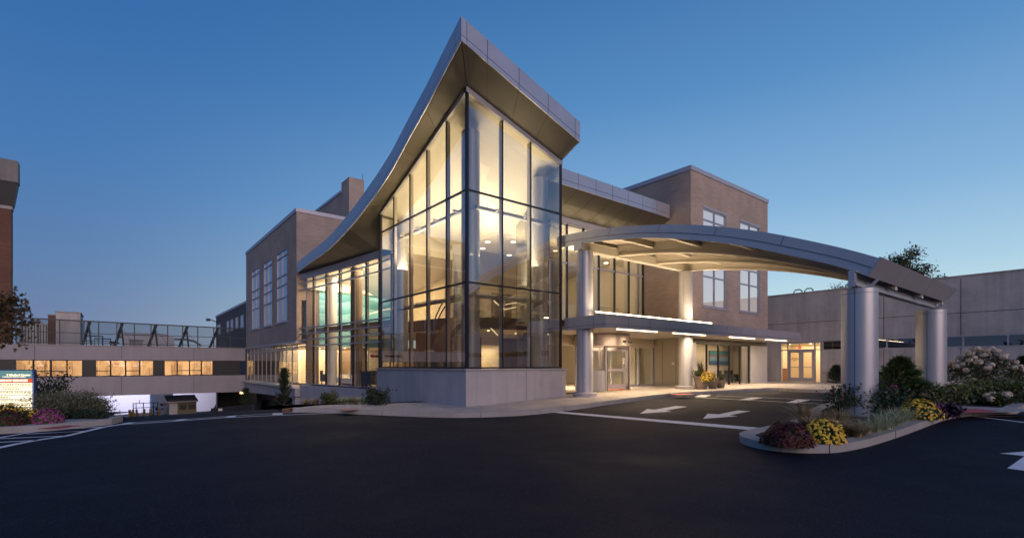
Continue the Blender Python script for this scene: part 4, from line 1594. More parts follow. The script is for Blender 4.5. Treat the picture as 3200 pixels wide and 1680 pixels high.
t = thing('painting', (31.2, 17.15, .3), 'blue abstract seascape painting on the wall of the ground floor room', 'painting')
MB().box(29.9, 32.4, 17.14, 17.19, .05, .95).build('frame', M['mull'], t)
for z0, z1, c in ((.64, .92, (.10, .30, .36)), (.57, .64, (.5, .12, .06)), (.30, .57, (.22, .40, .52)), (.08, .30, (.05, .16, .32))):
    MB().box(29.93, 32.37, 17.12, 17.139, z0, z1).build('canvas', mat('seascape_paint', c, .5, noise=.35, nscale=3), t)
armchair(30.2, 16.3, .3, M['dgrey'], 'dark armchair behind the ground floor glazing, left of two')
armchair(31.4, 16.4, -.2, M['dgrey'], 'dark armchair behind the ground floor glazing, right of two')
# access pad and door bell on the beige panels
t = thing('access_pad', (BX0 - .05, 15.45, -.1), 'black card reader on the beige panels beside the round column', 'card reader')
MB().box(BX0 - .07, BX0 - .03, 15.52, 15.74, .02, .20).build('reader', M['blackp'], t)
MB().box(BX0 - .055, BX0 - .03, 15.98, 16.14, .02, .17).build('push_plate', M['offwhite'], t)

# linking walls between the right wing and the right-hand building
rc = thing('concrete_building', (40, 0, -1), 'long low weathered precast concrete building with ribbon windows', 'building')
CX = 36.3
CZ1 = 4.87
WB, WT = 1.00, 1.63
mb = MB()
PY = [12.9, 9.5, 6.0, 2.5, -1.0, -4.5, -8, -11.5, -15, -18.5, -22, -25.5, -29]
mb.box(CX, CX + .3, -29, 12.9, WT, CZ1)
mb.box(CX, CX + .3, -29, 12.9, -2.2, WB)
mb.box(CX, CX + .3, 12.9, 17.3, 1.58, CZ1)
mb.box(33.3, CX, 17.3, 17.6, 1.58, 4.6)
mb.box(CX + .3, 60, -29, -28.7, -2.2, CZ1)
mb.box(CX, CX + .3, 15.46, 17.3, -1.3, 1.58)
mb.build('concrete_wall', M['precast'], rc)
j = MB()
for y in PY[1:-1]:
    j.box(CX - .004, CX, y - .015, y + .015, WT + .02, CZ1 - .1)
    j.box(CX - .004, CX, y - .015, y + .015, -1.5, WB - .02)
for z in (2.88, -.47):
    j.box(CX - .004, CX, -29, 12.85, z - .015, z + .015)
j.box(CX - .004, CX, 12.85, 17.25, 2.865, 2.895)
j.build('control_joint', M['joint'], rc)
MB().box(CX - .05, CX + .35, -29, 17.3, CZ1, CZ1 + .07).build('parapet_coping', M['curb'], rc)
MB().box(33.3, CX - .055, 17.25, 17.65, 4.6, 4.66).build('parapet_coping', M['curb'], rc)
fr = MB()
for y in [12.85, 9.35, 5.9, 4.15, .6, -2.9, -6.4, -9.9, -13.4, -17, -20.5, -24]:
    fr.box(CX - .01, CX + .08, y - .035, y + .035, WB + .05, WT - .05)
fr.box(CX - .012, CX + .08, -29, 12.88, WB, WB + .05)
fr.box(CX - .012, CX + .08, -29, 12.88, WT - .05, WT)
fr.build('window_frame', M['alum'], rc)
yy = [12.85, 9.35, 5.9, 4.15, .6, -2.9, -6.4, -9.9, -13.4, -17, -20.5, -24, -29]
gw = glass('dark_ribbon_glass', (.30, .36, .36), .14, 1.0)
for a, b in zip(yy[:-1], yy[1:]):
    MB().quad((CX + .03, b, WB), (CX + .03, a, WB), (CX + .03, a, WT), (CX + .03, b, WT)).build('window_pane', gw, rc)
MB().box(CX + .3, CX + .35, -29, 12.88, WB - .1, WT + .1).build('blind', mat('teal_grey_blind', (.10, .14, .14), .8), rc)
# recess with small windows beside the double doors
mb = MB()
mb.box(33.3, 36.25, 16.6, 16.8, -1.3, .62)
mb.build('wall_panel', M['steelpaint'], rc)
mb = MB()
mb.box(33.3, 35.5, 16.59, 16.597, -.52, -.50)
mb.box(34.1, 34.115, 16.59, 16.597, -.5, .6)
mb.build('panel_joint', M['joint'], rc)
mb = MB()
mb.box(33.3, 36.25, 16.62, 16.78, .621, .69)
mb.box(33.3, 36.25, 16.62, 16.78, 1.50, 1.575)
for x in (33.33, 34.0, 35.4):
    mb.box(x, x + .07, 16.63, 16.77, .69, 1.50)
mb.build('window_frame', M['alum'], rc)
MB().quad((33.3, 16.7, .69), (35.4, 16.7, .69), (35.4, 16.7, 1.5), (33.3, 16.7, 1.5)).build('window_pane', M['glass'], rc)
MB().box(33.4, 36.2, 17.2, 17.28, .3, 1.56).build('interior_wall', M['cream'], rc)
area('lamp_small_window', (34.4, 17.0, 1.5), 1.6, .3, 5, WARM)
# double doors
DZ0, DZ1 = -1.10, 1.02
fr = MB()
for y in (15.46, 14.98, 13.30, 12.93):
    fr.box(CX - .03, CX + .10, y - .04, y + .04, DZ0, 1.56)
fr.box(CX - .028, CX + .098, 13.34, 14.94, DZ1, DZ1 + .07)
fr.box(CX - .028, CX + .098, 15.02, 15.42, DZ1, DZ1 + .06)
fr.box(CX - .028, CX + .098, 12.97, 13.26, DZ1, DZ1 + .06)
fr.box(CX - .028, CX + .098, 12.97, 15.42, 1.51, 1.579)
fr.build('door_frame', M['alum'], rc)
for a, b in ((14.98, 15.46), (13.34, 14.94), (12.93, 13.30)):
    MB().quad((CX + .03, a, DZ1), (CX + .03, b, DZ1), (CX + .03, b, 1.55), (CX + .03, a, 1.55)).build('window_pane', M['glass'], rc)
for a, b in ((14.98, 15.46), (12.93, 13.30)):
    MB().quad((CX + .03, a, DZ0), (CX + .03, b, DZ0), (CX + .03, b, DZ1), (CX + .03, a, DZ1)).build('window_pane', M['glass'], rc)
frost = mat('frosted_door_pane', (.72, .62, .46), .5)
frost.node_tree.nodes['Principled BSDF'].inputs['Transmission Weight'].default_value = .75
frost.node_tree.nodes['Principled BSDF'].inputs['Roughness'].default_value = .6
frost.node_tree.nodes['Principled BSDF'].inputs['IOR'].default_value = 1.05
for a, b, hy in ((14.15, 14.935, 14.22), (13.345, 14.13, 14.06)):
    d = MB()
    d.box(CX - .02, CX + .03, a, a + .13, DZ0 + .02, DZ1)
    d.box(CX - .02, CX + .03, b - .13, b, DZ0 + .02, DZ1)
    d.box(CX - .018, CX + .028, a + .13, b - .13, DZ0 + .02, DZ0 + .27)
    d.box(CX - .018, CX + .028, a + .13, b - .13, DZ1 - .14, DZ1)
    d.box(CX - .018, CX + .028, a + .13, b - .13, -.14, -.09)
    o = d.build('door', M['alum'], rc)
    MB().quad((CX + .01, a + .12, DZ0 + .2), (CX + .01, b - .12, DZ0 + .2), (CX + .01, b - .12, DZ1 - .1), (CX + .01, a + .12, DZ1 - .1)).build('pane', frost, o)
    h = MB(); h.tube([(CX - .02, hy, -.25), (CX - .07, hy, -.22), (CX - .07, hy, .05), (CX - .02, hy, .08)], .012, 6); h.build('handle', M['alum'], o)
# room behind the double doors
mb = MB()
mb.box(CX + 3.2, CX + 3.3, 12.3, 16.2, DZ0, 1.56)
mb.box(CX + .3, CX + 3.3, 16.1, 16.2, DZ0, 1.56)
mb.box(CX + .3, CX + 3.3, 12.3, 12.4, DZ0, 1.56)
mb.build('interior_wall', mat('warm_vestibule_wall', (.80, .68, .48), .8), rc)
MB().box(CX + .3, CX + 3.3, 12.3, 16.2, 1.50, 1.56).build('ceiling', M['ceil'], rc)
MB().box(CX + .05, CX + 3.3, 12.3, 16.2, DZ0 - .06, DZ0 - .005).build('floor', M['ifloor'], rc)
area('lamp_vestibule', (CX + 1.8, 14.2, 1.46), 2.4, 2.8, 105, (1, .75, .48))
for x, y in ((1.0, 15.3), (1.2, 14.0), (1.6, 13.5), (.9, 13.1)):
    m = MB(); disc(m, CX + x, y, 1.497, .07); m.build('downlight', M['lamp2'], rc)
t = thing('exit_sign', (CX + 1.0, 14.6, 1.35), 'small red exit sign behind the transom of the double doors', 'exit sign')
MB().box(CX + .95, CX + .99, 14.52, 14.72, 1.14, 1.34).build('sign_box', emis('exit_red_b', (.9, .12, .08), 1.0), t)
MB().box(CX + .96, CX + .98, 14.61, 14.63, 1.34, 1.497).build('hanger', M['mull'], t)
for y, lab in ((15.9, 'brown lobby cabinet seen through the left sidelight'), (12.62, 'brown lobby cabinet seen through the right sidelight')):
    t = thing('cabinet', (CX + 1.2, y, DZ0), lab, 'cabinet', 'brown cabinets behind the double doors')
    MB().box(CX + .7, CX + 1.6, y - .2, y + .2, DZ0, DZ0 + .85).build('body', mat('reddish_wood', (.22, .08, .04), .5), t)
    MB().box(CX + .65, CX + 1.65, y - .22, y + .22, DZ0 + .852, DZ0 + .89).build('top', M['brown'], t)


def text_on(s, size, loc, rot, material, parent, align='CENTER', name='lettering', extr=.003, bold=0.0, sx=1.0):
    cu = bpy.data.curves.new(name, 'FONT')
    cu.body = s
    cu.size = size
    cu.align_x = align
    cu.align_y = 'CENTER'
    cu.extrude = extr
    cu.offset = bold
    o = bpy.data.objects.new(name, cu)
    COL.objects.link(o)
    me = bpy.data.meshes.new_from_object(o, depsgraph=None)
    bpy.data.objects.remove(o)
    me.materials.clear()
    me.materials.append(material)
    o = bpy.data.objects.new(name, me)
    COL.objects.link(o)
    o.parent = parent
    o.location = loc
    o.rotation_euler = rot
    o.scale = (sx, 1, 1)
    return o


maroon = mat('maroon_lettering', (.18, .02, .02), .6)
for i, s in enumerate(['PLEASE USE', 'MAIN ENTRANCE', 'DOORS']):
    text_on(s, .072, Vector((CX - .004, 14.54, .50 - .09 * i)) - wloc(rc), (PI / 2, 0, -PI / 2), maroon, rc, bold=.002)
# roof vents of the low building
for y, lab in ((15.0, 'left of two hooped vent pipes on the low roof'), (14.3, 'right of two hooped vent pipes on the low roof')):
    t = thing('vent_pipe', (CX + 1, y, CZ1), lab, 'vent pipe', 'vent pipes on the low roof')
    MB().tube([(CX + 1, y, CZ1 - .1), (CX + 1, y, CZ1 + .3), (CX + 1, y - .12, CZ1 + .42), (CX + 1, y - .4, CZ1 + .42), (CX + 1, y - .52, CZ1 + .3), (CX + 1, y - .52, CZ1 + .15)], .04, 8).build('pipe', M['mull'], t)
MB().box(CX + .3, 60, -28.7, 17.3, CZ1 - .4, CZ1 - .3).build('roof', M['precast'], rc)

# ------------------------------------------------------------------ arched drive-through canopy
ac = thing('arched_canopy', (18.5, 9.5, -1.2), 'silver arched drive-through canopy on four thick round columns', 'canopy')
TOPP = [(15.5, 5.52), (15.17, 5.50), (13.56, 5.38), (12.03, 5.19), (10.22, 4.88), (9.08, 4.62), (7.94, 4.29), (7.0, 3.97), (6.45, 3.77), (5.53, 3.39), (4.6, 2.98), (3.93, 2.64)]
BOTP = [(15.5, 5.02), (15.17, 5.00), (13.56, 4.90), (12.03, 4.74), (10.49, 4.48), (8.9, 4.07), (7.8, 3.75), (7.0, 3.46), (6.45, 3.24), (5.44, 2.84), (4.7, 2.52), (4.21, 2.24)]
def smoothcurve(P, n=2):
    return chaikin(P, n)
TP = smoothcurve(TOPP)
BP = smoothcurve(BOTP)
AX0, AX1 = 14.75, 23.0
def zt_(y): return interp(y, sorted(TP))
def zb_(y): return interp(y, sorted(BP))
N = 60
YN, YF = 4.21, 15.45
ysc = [YN + (YF - YN) * i / N for i in range(N + 1)]
def slab_strip(m, x0, x1, f0, f1, e=0.0):
    """curved strip between fractions f0..f1 of the fascia height"""
    def pt(y, f):
        yt = y - (y - YN) * 0 - .28 * f * (1 - (y - YN) / (YF - YN))
        z = zb_(y) + (zt_(yt) - zb_(y)) * f
        return yt, z
    prev = None
    for y in ysc:
        a, b = pt(y, f0), pt(y, f1)
        cur = [(x0, a[0], a[1]), (x1, a[0], a[1]), (x1, b[0], b[1]), (x0, b[0], b[1])]
        if prev:
            m.add(prev + cur, [(0, 1, 5, 4), (1, 2, 6, 5), (2, 3, 7, 6), (3, 0, 4, 7)])
        prev = cur
for x0, x1 in ((AX0, AX0 + .06), (AX1 - .06, AX1)):
    m = MB(); slab_strip(m, x0, x1, .40, 1.0); slab_strip(m, x0 + (.02 if x0 < 16 else 0), x1 - (.02 if x1 > 20 else 0), 0, .385)
    m.build('fascia', M['steelpaint'], ac, smooth='auto')
m = MB(); slab_strip(m, AX0 + .012, AX0 + .05, .375, .41); m.build('fascia_joint', M['joint'], ac)
# seams in the fascia
m = MB()
for y in (12.6, 10.4, 8.3, 6.3):
    m.bar((AX0 - .003, y, zb_(y) + .22), (AX0 - .003, y - .12, zt_(y - .1) - .01), .012, .004, up=(1, 0, 0))
m.build('fascia_seam', M['joint'], ac)
# end fascia across the outer side
m = MB()
ex = [AX0, 17.4, 19.9, 21.6, AX1]
ya, za, yb, zb = 4.19, 2.23, 3.90, 2.66
for a, b in zip(ex[:-1], ex[1:]):
    m.hexa([(a + .008, ya, za), (b - .008, ya, za), (b - .008, ya + .05, za + .03), (a + .008, ya + .05, za + .03)],
           [(a + .008, yb, zb), (b - .008, yb, zb), (b - .008, yb + .05, zb + .03), (a + .008, yb + .05, zb + .03)])
m.build('end_fascia', mat('greige_end_fascia', (.46, .45, .48), .42, .4, noise=.05, nscale=2), ac)
# deck with corrugations running across
m = MB()
k = 0
ns = 190
prev = None
for i in range(ns + 1):
    y = YN + (YF - YN) * i / ns
    z = zt_(y) - .17 + (.025 if i % 4 in (0, 1) else -.02)
    cur = [(AX0 + .05, y, z), (AX1 - .05, y, z)]
    if prev:
        m.quad(prev[0], prev[1], cur[1], cur[0])
    prev = cur
m.build('corrugated_deck', mat('corrugated_deck_metal', (.48, .44, .36), .5, .2), ac)
m = MB()
prev = None
for i in range(61):
    y = YN - .2 + (YF - YN + .2) * i / 60
    cur = [(AX0 + .06, y, zt_(y) - .03), (AX1 - .06, y, zt_(y) - .03)]
    if prev:
        m.quad(prev[0], prev[1], cur[1], cur[0])
    prev = cur
m.build('roof', M['steelpaint'], ac, smooth=True)
# arched ribs
pale = mat('pale_painted_steel', (.66, .61, .52), .45, .1)
for x in (17.2, 19.95, 22.6):
    m = MB()
    for (y0, y1) in zip(ysc[:-1], ysc[1:]):
        if y1 > 14.3:
            continue
        for (w, a, b) in ((.10, -.18, -.60), (.24, -.601, -.66)):
            m.hexa([(x - w / 2, y0, zt_(y0) + b), (x + w / 2, y0, zt_(y0) + b), (x + w / 2, y1, zt_(y1) + b), (x - w / 2, y1, zt_(y1) + b)],
                   [(x - w / 2, y0, zt_(y0) + a), (x + w / 2, y0, zt_(y0) + a), (x + w / 2, y1, zt_(y1) + a), (x - w / 2, y1, zt_(y1) + a)])
    m.build('rib', pale, ac)
for y in (12.3, 10.2, 8.1, 6.2):
    for a, b in ((AX0 + .07, 17.13), (17.27, 19.88), (20.02, 22.53)):
        MB().box(a, b, y - .06, y + .06, zt_(y) - .42, zt_(y) - .2).build('cross_beam', pale, ac)
# inner beam over the entrance columns, outer beam over the island columns
m = MB()
m.box(AX0 + .10, AX1 - .1, 14.05, 14.35, 4.72, 5.06)
m.build('main_beam', pale, ac)
m = MB()
m.box(14.72, 14.76, 13.98, 14.42, 4.70, 5.02)
m.build('beam_end_plate', M['steelpaint'], ac)
m = MB()
m.box(14.62, 23.0, 4.40, 4.60, 2.02, 2.10)
m.box(14.62, 23.0, 4.44, 4.56, 2.10, 2.36)
m.box(14.62, 23.0, 4.40, 4.60, 2.36, 2.40)
m.build('main_beam', M['steelpaint'], ac)
m = MB(); m.box(14.585, 14.615, 4.43, 4.57, 1.99, 2.38); m.build('beam_end_plate', M['steelpaint'], ac)
m = MB()
for x in (15.45, 22.75):
    m.bar((x - .1, 4.38, 1.97), (x - .05, 4.12, 2.26), .07, .07)
m.build('brace', M['steelpaint'], ac)
# columns
def col(x, y, r, z1, base_r, z0, oval=0.0):
    m = MB()
    n = 48
    def ring(r_, z):
        pts = []
        for k in range(n):
            t = 2 * PI * k / n
            pts.append((x + r_ * math.cos(t) + (oval / 2 if math.cos(t) > 0 else -oval / 2), y + r_ * math.sin(t), z))
        return pts
    prof = [(r, z0), (r, z1 - .14), (r - .012, z1 - .135), (r - .012, z1 - .125), (r, z1 - .12), (r, z1 - .01), (r - .015, z1)]
    base = 0
    for i, (rr, z) in enumerate(prof):
        m.v += ring(rr, z)
        if i:
            for k in range(n):
                m.f.append(((i - 1) * n + k, (i - 1) * n + (k + 1) % n, i * n + (k + 1) % n, i * n + k))
    m.f.append(tuple((len(prof) - 1) * n + k for k in range(n)))
    o = m.build('column', M['steelpaint'], ac, smooth='auto')
    sm_ = MB()
    a = math.atan2(-y, -x) - .25
    sxx, syy = x + (r + .0015) * math.cos(a), y + (r + .0015) * math.sin(a)
    sm_.tube([(sxx, syy, z0 + .05), (sxx, syy, z1 - .02)], .006, 5)
    if base_r > r + .08 or oval or r > .4:
        sm_.build('seam', M['joint'], o)
    if base_r:
        b_ = MB()
        b_.lathe(x, y, [(.01, z0 + .17), (base_r - .04, z0 + .17), (base_r, z0 + .13), (base_r, z0 - .1)], 40)
        b_.build('base', M['conc'], o, smooth='auto')
col(15.20, 14.25, .345, 4.70, .50, -1.27)
col(22.36, 14.10, .335, 4.70, .50, -1.18)
col(15.18, 4.50, .405, 1.98, 0, -1.5)
col(22.45, 4.50, .43, 1.94, 0, -1.5)

# ------------------------------------------------------------------ sky bridge
def atY(x, Y, y=1141):
    v = ray(x, y)
    t = Y / v[1]
    return v[0] * t, v[2] * t


BY = 49.35
sb = thing('sky_bridge', (-10, 51, -2.3), 'concrete bridge with a lit ribbon of windows spanning to the brick tower', 'bridge')
ZB, ZS, ZW, ZU = -2.33, -.86, .42, 1.48
BXL, BXR = -32, 8.95
mb = MB()
mb.box(BXL, BXR, BY, BY + .4, ZB, ZS)
mb.box(BXL, BXR, BY, BY + .4, ZW, ZU)
mb.box(BXL, BXR, BY + 5, BY + 5.4, ZB, ZU)
mb.build('concrete_band', M['bridge'], sb)
mb = MB()
mb.box(BXL, BXR, BY + .4, BY + 5, ZB + .3, ZS - .2)
mb.box(BXL, BXR, BY + .4, BY + 5, ZU - .5, ZU - .2)
mb.build('deck', M['precast'], sb)
wins = [[(50, 101), (107, 156), (162, 207), (211, 256)], [(300, 343), (348, 390), (395, 435), (438, 478)], [(515, 553), (555.5, 591), (594, 628), (630.5, 664)]]
spans = []
fr, dk = MB(), MB()
prev = BXL
for grp in wins:
    for i, (a, b) in enumerate(grp):
        xa, xb = atY(a, BY)[0], atY(b, BY)[0]
        w = .05
        if i == 0:
            dk.box(prev, xa - .06, BY + .06, BY + .30, ZS, ZW)
        fr.box(xa - .07, xa, BY + .02, BY + .2, ZS, ZW)
        fr.box(xb, xb + .07, BY + .02, BY + .2, ZS, ZW)
        fr.box(xa, xb, BY + .02, BY + .2, ZS, ZS + .07)
        fr.box(xa, xb, BY + .02, BY + .2, ZW - .06, ZW)
        if i in ((1, 2) if grp is wins[0] else (0, 2) if grp is wins[1] else (1, 2)):
            fr.box(xa, xb, BY + .02, BY + .2, -.45, -.39)
        MB().quad((xa, BY + .1, ZS + .07), (xb, BY + .1, ZS + .07), (xb, BY + .1, ZW - .06), (xa, BY + .1, ZW - .06)).build('glass_pane', M['glass'], sb)
        prev = xb + .07
dk.box(prev, BXR - .4, BY + .06, BY + .30, ZS, ZW)
dk.build('dark_infill', M['blackp'], sb)
fr.build('window_frame', M['mull'], sb)
mb = MB()
mb.box(BXL, BXR, BY + 4.6, BY + 4.8, ZS - .2, ZU - .5)
mb.build('interior_wall', mat('peach_corridor_wall', (.80, .60, .40), .8), sb)
mb = MB()
rr_ = random.Random(3)
x = -8.5
while x < 8:
    w = rr_.uniform(.5, 1.1)
    h = rr_.uniform(.5, .95)
    mb.box(x, x + w, BY + 4.2, BY + 4.58, ZS + .05, ZS + .25 + h * .8)
    x += w + rr_.uniform(.3, 1.0)
mb.build('cabinet', mat('tan_cabinet', (.46, .32, .20), .7, noise=.3, nscale=1.3), sb)
mb = MB()
for x in (-6.5, -4.2, -1.2, 1.6, 4.2, 6.8):
    mb.box(x, x + .05, BY + 3.2, BY + 4.55, ZS, ZU - .55)
for x in [-7.5 + 1.45 * i for i in range(11)]:
    mb.box(x, x + .3, BY + 4.52, BY + 4.59, -.05, .25)
mb.build('partition', mat('beige_partition', (.55, .40, .25), .7), sb)
for x in [-8 + 1.6 * i for i in range(11)]:
    m = MB(); m.box(x, x + .7, BY + 2.4, BY + 2.7, ZU - .505, ZU - .49); m.build('ceiling_lamp', M['lamp2'], sb)
for xa in (-5.5, 0.5, 6.0):
    area('lamp_bridge', (xa, BY + 2.4, ZU - .56), 5.2, 2.6, 175, (1, .74, .48))
j = MB()
for p in (108, 608 / 1.0 - 228, 606):
    x = atY(p, BY)[0]
    j.box(x - .012, x + .012, BY - .004, BY, ZB, ZS)
    j.box(x - .012, x + .012, BY - .004, BY, ZW, ZU)
j.build('panel_joint', M['joint'], sb)
MB().box(BXL, BXR, BY - .04, BY + .45, ZU, ZU + .06).build('coping', M['curb'], sb)

# rooftop screen on the bridge
scn = thing('rooftop_screen', (1, 51, ZU), 'see-through mesh screen with sloping steel struts on the bridge roof', 'screen')
steel = mat('grey_green_steel', (.07, .085, .085), .6, .3)
SY = BY + .5
def stop(x):
    return 3.42 - .010 * (x + 6)
m = MB()
xs_ = [atY(p, SY)[0] for p in (50, 120, 186, 262, 308, 365, 420, 472, 524, 571, 618, 668, 720, 768)]
for x in xs_:
    m.box(x - .035, x + .035, SY, SY + .07, ZU + .06, stop(x))
for a, b in zip(xs_[:-1], xs_[1:]):
    m.bar((a, SY + .035, stop(a)), (b, SY + .035, stop(b)), .08, .09)
    m.bar((a, SY + .035, 2.45), (b, SY + .035, 2.45), .05, .05)
    m.bar((a, SY + .035, 1.70), (b, SY + .035, 1.70), .05, .05)
for i in (3, 5, 7, 9, 11):
    x = xs_[i] + .35
    m.bar((x, SY + .12, stop(x)), (x - .5, SY + 1.5, ZU), .14, .16)
    m.bar((x - .1, SY + .12, stop(x) - .05), (x + .08, SY + .14, ZU + .05), .12, .12)
    m.box(x - .6, x + .3, SY + .9, SY + 1.7, ZU - .02, ZU + .10)
for i in range(1, 13, 2):
    m.bar((xs_[i], SY + .1, stop(xs_[i])), (xs_[i + 1], SY + .1, 1.75), .02, .02)
m.build('steel_frame', steel, scn)
mesh_m = bpy.data.materials.new('wire_mesh')
mesh_m.use_nodes = True
t_ = mesh_m.node_tree
t_.nodes.clear()
o_ = nd(t_, 'ShaderNodeOutputMaterial')
a_ = nd(t_, 'ShaderNodeBsdfTransparent')
b_ = nd(t_, 'ShaderNodeBsdfDiffuse')
b_.inputs['Color'].default_value = (.05, .07, .07, 1)
mx_ = nd(t_, 'ShaderNodeMixShader')
mx_.inputs[0].default_value = .36
t_.links.new(a_.outputs[0], mx_.inputs[1])
t_.links.new(b_.outputs[0], mx_.inputs[2])
t_.links.new(mx_.outputs[0], o_.inputs[0])
m = MB()
for a, b in zip(xs_[:-1], xs_[1:]):
    m.quad((a, SY + .02, 1.6), (b, SY + .02, 1.6), (b, SY + .02, stop(b)), (a, SY + .02, stop(a)))
m.build('wire_mesh', mesh_m, scn)
# plant on the bridge roof
def onroof(name, p0, p1, y0, y1, dep, m_, lab, cat, Y=54.0, extra=None):
    xa, za = atY(p0, Y, y1)
    xb, zb = atY(p1, Y, y0)
    t = thing(name, ((xa + xb) / 2, Y, za), lab, cat)
    MB().box(xa, xb, Y, Y + dep, za, zb).build('casing', m_, t)
    return t, xa, xb, za, zb
galv = mat('galvanised_sheet', (.42, .42, .42), .55, .3, noise=.15, nscale=2)
t, xa, xb, za, zb = onroof('stair_housing', 174, 251, 979, 1076, 4, M['precast'], 'pale concrete roof housing left of the screen struts', 'roof housing')
MB().box(xa - .05, xb + .05, 53.95, 58.05, zb, zb + .1).build('coping', M['curb'], t)
t, xa, xb, za, zb = onroof('roof_house', 150, 173, 985, 1076, 3, M['brickL'], 'narrow red brick roof block beside the concrete housing', 'roof block')
MB().box(xa - .05, xb + .03, 53.95, 57.05, zb, zb + .08).build('coping', M['curb'], t)
t, xa, xb, za, zb = onroof('air_handler', 60, 149, 1010, 1076, 4, galv, 'long grey air handling unit partly behind the leafy branch', 'air handler')
mm = MB()
for i in range(9):
    mm.box(xa + .15 + i * (xb - xa) / 9.5, xa + .2 + i * (xb - xa) / 9.5, 53.97, 54, za + .1, zb - .1)
mm.build('rib', steel, t)
t, xa, xb, za, zb = onroof('air_handler', 384, 545, 1052, 1080, 5, mat('pale_unit', (.55, .55, .58), .5), 'wide pale rooftop unit behind the middle struts', 'air handler', Y=56)
mm = MB(); mm.tube([((xa + xb) / 2 - 2.2, 58, zb), ((xa + xb) / 2 - 1.8, 58, zb + .16), ((xa + xb) / 2 + 1.2, 58, zb + .16), ((xa + xb) / 2 + 1.6, 58, zb)], .2, 8); mm.build('duct', galv, t)
t, xa, xb, za, zb = onroof('vent_box', 405, 446, 1064, 1083, 1.2, galv, 'small square vent box in front of the wide rooftop unit', 'vent box', Y=52)
MB().box(xa - .05, xb + .05, 51.95, 53.25, zb, zb + .05).build('lid', steel, t)
t, xa, xb, za, zb = onroof('exhaust_fan', 346, 367, 1072, 1080, .7, galv, 'low dark exhaust fan left of the vent box', 'fan', Y=52)
MB().lathe((xa + xb) / 2, 52.35, [(.30, zb), (.36, zb + .06), (.2, zb + .14), (.01, zb + .16)], 14).build('hood', steel, t)
t = thing('roof_piping', (2, 52, ZU), 'bent dark pipes standing on the bridge roof near the first strut', 'pipes')
m = MB()
x = atY(270, 52)[0]
for k in (0, .5):
    m.tube([(x + k, 52, ZU), (x + k, 52, 2.35 - k * .4), (x + 1.0 + k, 52, 2.35 - k * .4), (x + 1.0 + k, 52, ZU)], .05, 8)
m.tube([(x - .1, 52.1, 1.95), (x + 1.6, 52.1, 1.95)], .03, 6)
m.build('pipe', steel, t)
t = thing('roof_duct', (6, 52, ZU), 'curved grey duct dropping to the bridge roof by the right struts', 'duct')
xa, xb = atY(545, 52)[0], atY(614, 52)[0]
m = MB()
m.tube([(xa, 52, 2.28), (xa + .9, 52, 2.28), (xa + 1.5, 52, 2.12), (xa + 2.0, 52, 1.75), (xb, 52, ZU)], .10, 10)
m.build('pipe', galv, t)

# brick tower far left
bt = thing('brick_tower', (-15, 60, -3), 'dark red brick tower with a pale concrete crown at the left edge', 'building')
TX = -6.15
mb = MB()
mb.box(-38, TX, 52.2, 52.9, -6, 11.6)
mb.build('brick_wall', M['brickL'], bt)
mb = MB()
mb.box(-38, TX + .05, 52.15, 52.95, 11.6, 11.85)
mb.build('ledge', M['curb'], bt)
mb = MB()
mb.hexa([(-38, 52.1, 11.85), (TX + .1, 52.1, 11.85), (TX + .1, 52.9, 11.85), (-38, 52.9, 11.85)], [(-38, 51.9, 13.6), (TX + .34, 51.9, 13.6), (TX + .34, 52.9, 13.6), (-38, 52.9, 13.6)])
mb.build('louvre_band', mat('dark_louvre', (.02, .02, .022), .6), bt)
MB().box(-38, TX + .38, 51.85, 52.95, 13.6, 15.2).build('concrete_crown', streaked('stained_crown_concrete', (.24, .225, .21), .3), bt)
m = MB()
for i in range(7):
    for k in range(3):
        x = -35 + 4.2 * i
        z = -.2 + 3.9 * k
        w = MB().box(x, x + 1.3, 52.13, 52.19, z, z + 2.0)
        o = w.build('window', M['wframe'], bt)
        MB().box(x + .08, x + 1.22, 52.11, 52.128, z + .08, z + 1.92).build('pane', emis('lit_blind_a', (.9, .72, .35), .30) if (i * 3 + k) == 0 else (bpy.data.materials['lit_blind_a'] if (i + 2 * k) % 3 == 0 else M['dgrey']), o)
MB().box(TX - 1.0, TX - .85, 52.14, 52.2, 6.5, 10.4).build('rain_pipe', M['curb'], bt)

# dark wing far behind the left brick wing
dw = thing('distant_wing', (12, 64, 0), 'dark grey four storey wing far behind the bridge, small pale windows', 'building')
DXW = 10.0
dg = mat('dark_grey_brick', (.10, .085, .085), .85, noise=.1, nscale=1)
MB().box(DXW, 24, 54.6, 73.8, -6, 6.15).build('wall', dg, dw)
MB().box(DXW - .06, 24, 54.6, 73.9, 6.15, 6.38).build('parapet_coping', M['alum'], dw)
def dY(p):
    v = ray(p, 1000)
    return DXW / v[0] * v[1]
for (a, b), (t0, t1) in zip([(753, 762), (737, 745), (722, 729), (709.5, 716), (679, 689)], [(978, 1012), (985, 1016), (992, 1021), (997, 1024), (1011, 1036)]):
    ya, yb = dY(b), dY(a)
    for dz in (0, -3.35):
        f = MB().box(DXW - .04, DXW, ya, yb, 3.8 + dz, 5.1 + dz).build('window', M['wframe'], dw)
        MB().box(DXW - .06, DXW - .041, ya + .12, yb - .12, 3.9 + dz, 5.0 + dz).build('pane', mat('pale_pane', (.35, .42, .46), .2) if a == 753 and dz == 0 else bpy.data.materials['pale_pane'], f)
t = thing('wall_lamp', (DXW - .3, dY(672), 5.7), 'small lamp on the far corner of the distant dark wing', 'wall lamp')
m = MB(); y = 73.6; m.tube([(DXW, y, 5.6), (DXW - .8, y, 5.9)], .06, 6); m.build('arm', steel, t)
m = MB(); m.lathe(DXW - .9, y, [(.01, 6.0), (.22, 5.95), (.24, 5.65), (.01, 5.65)], 10); m.build('head', steel, t)

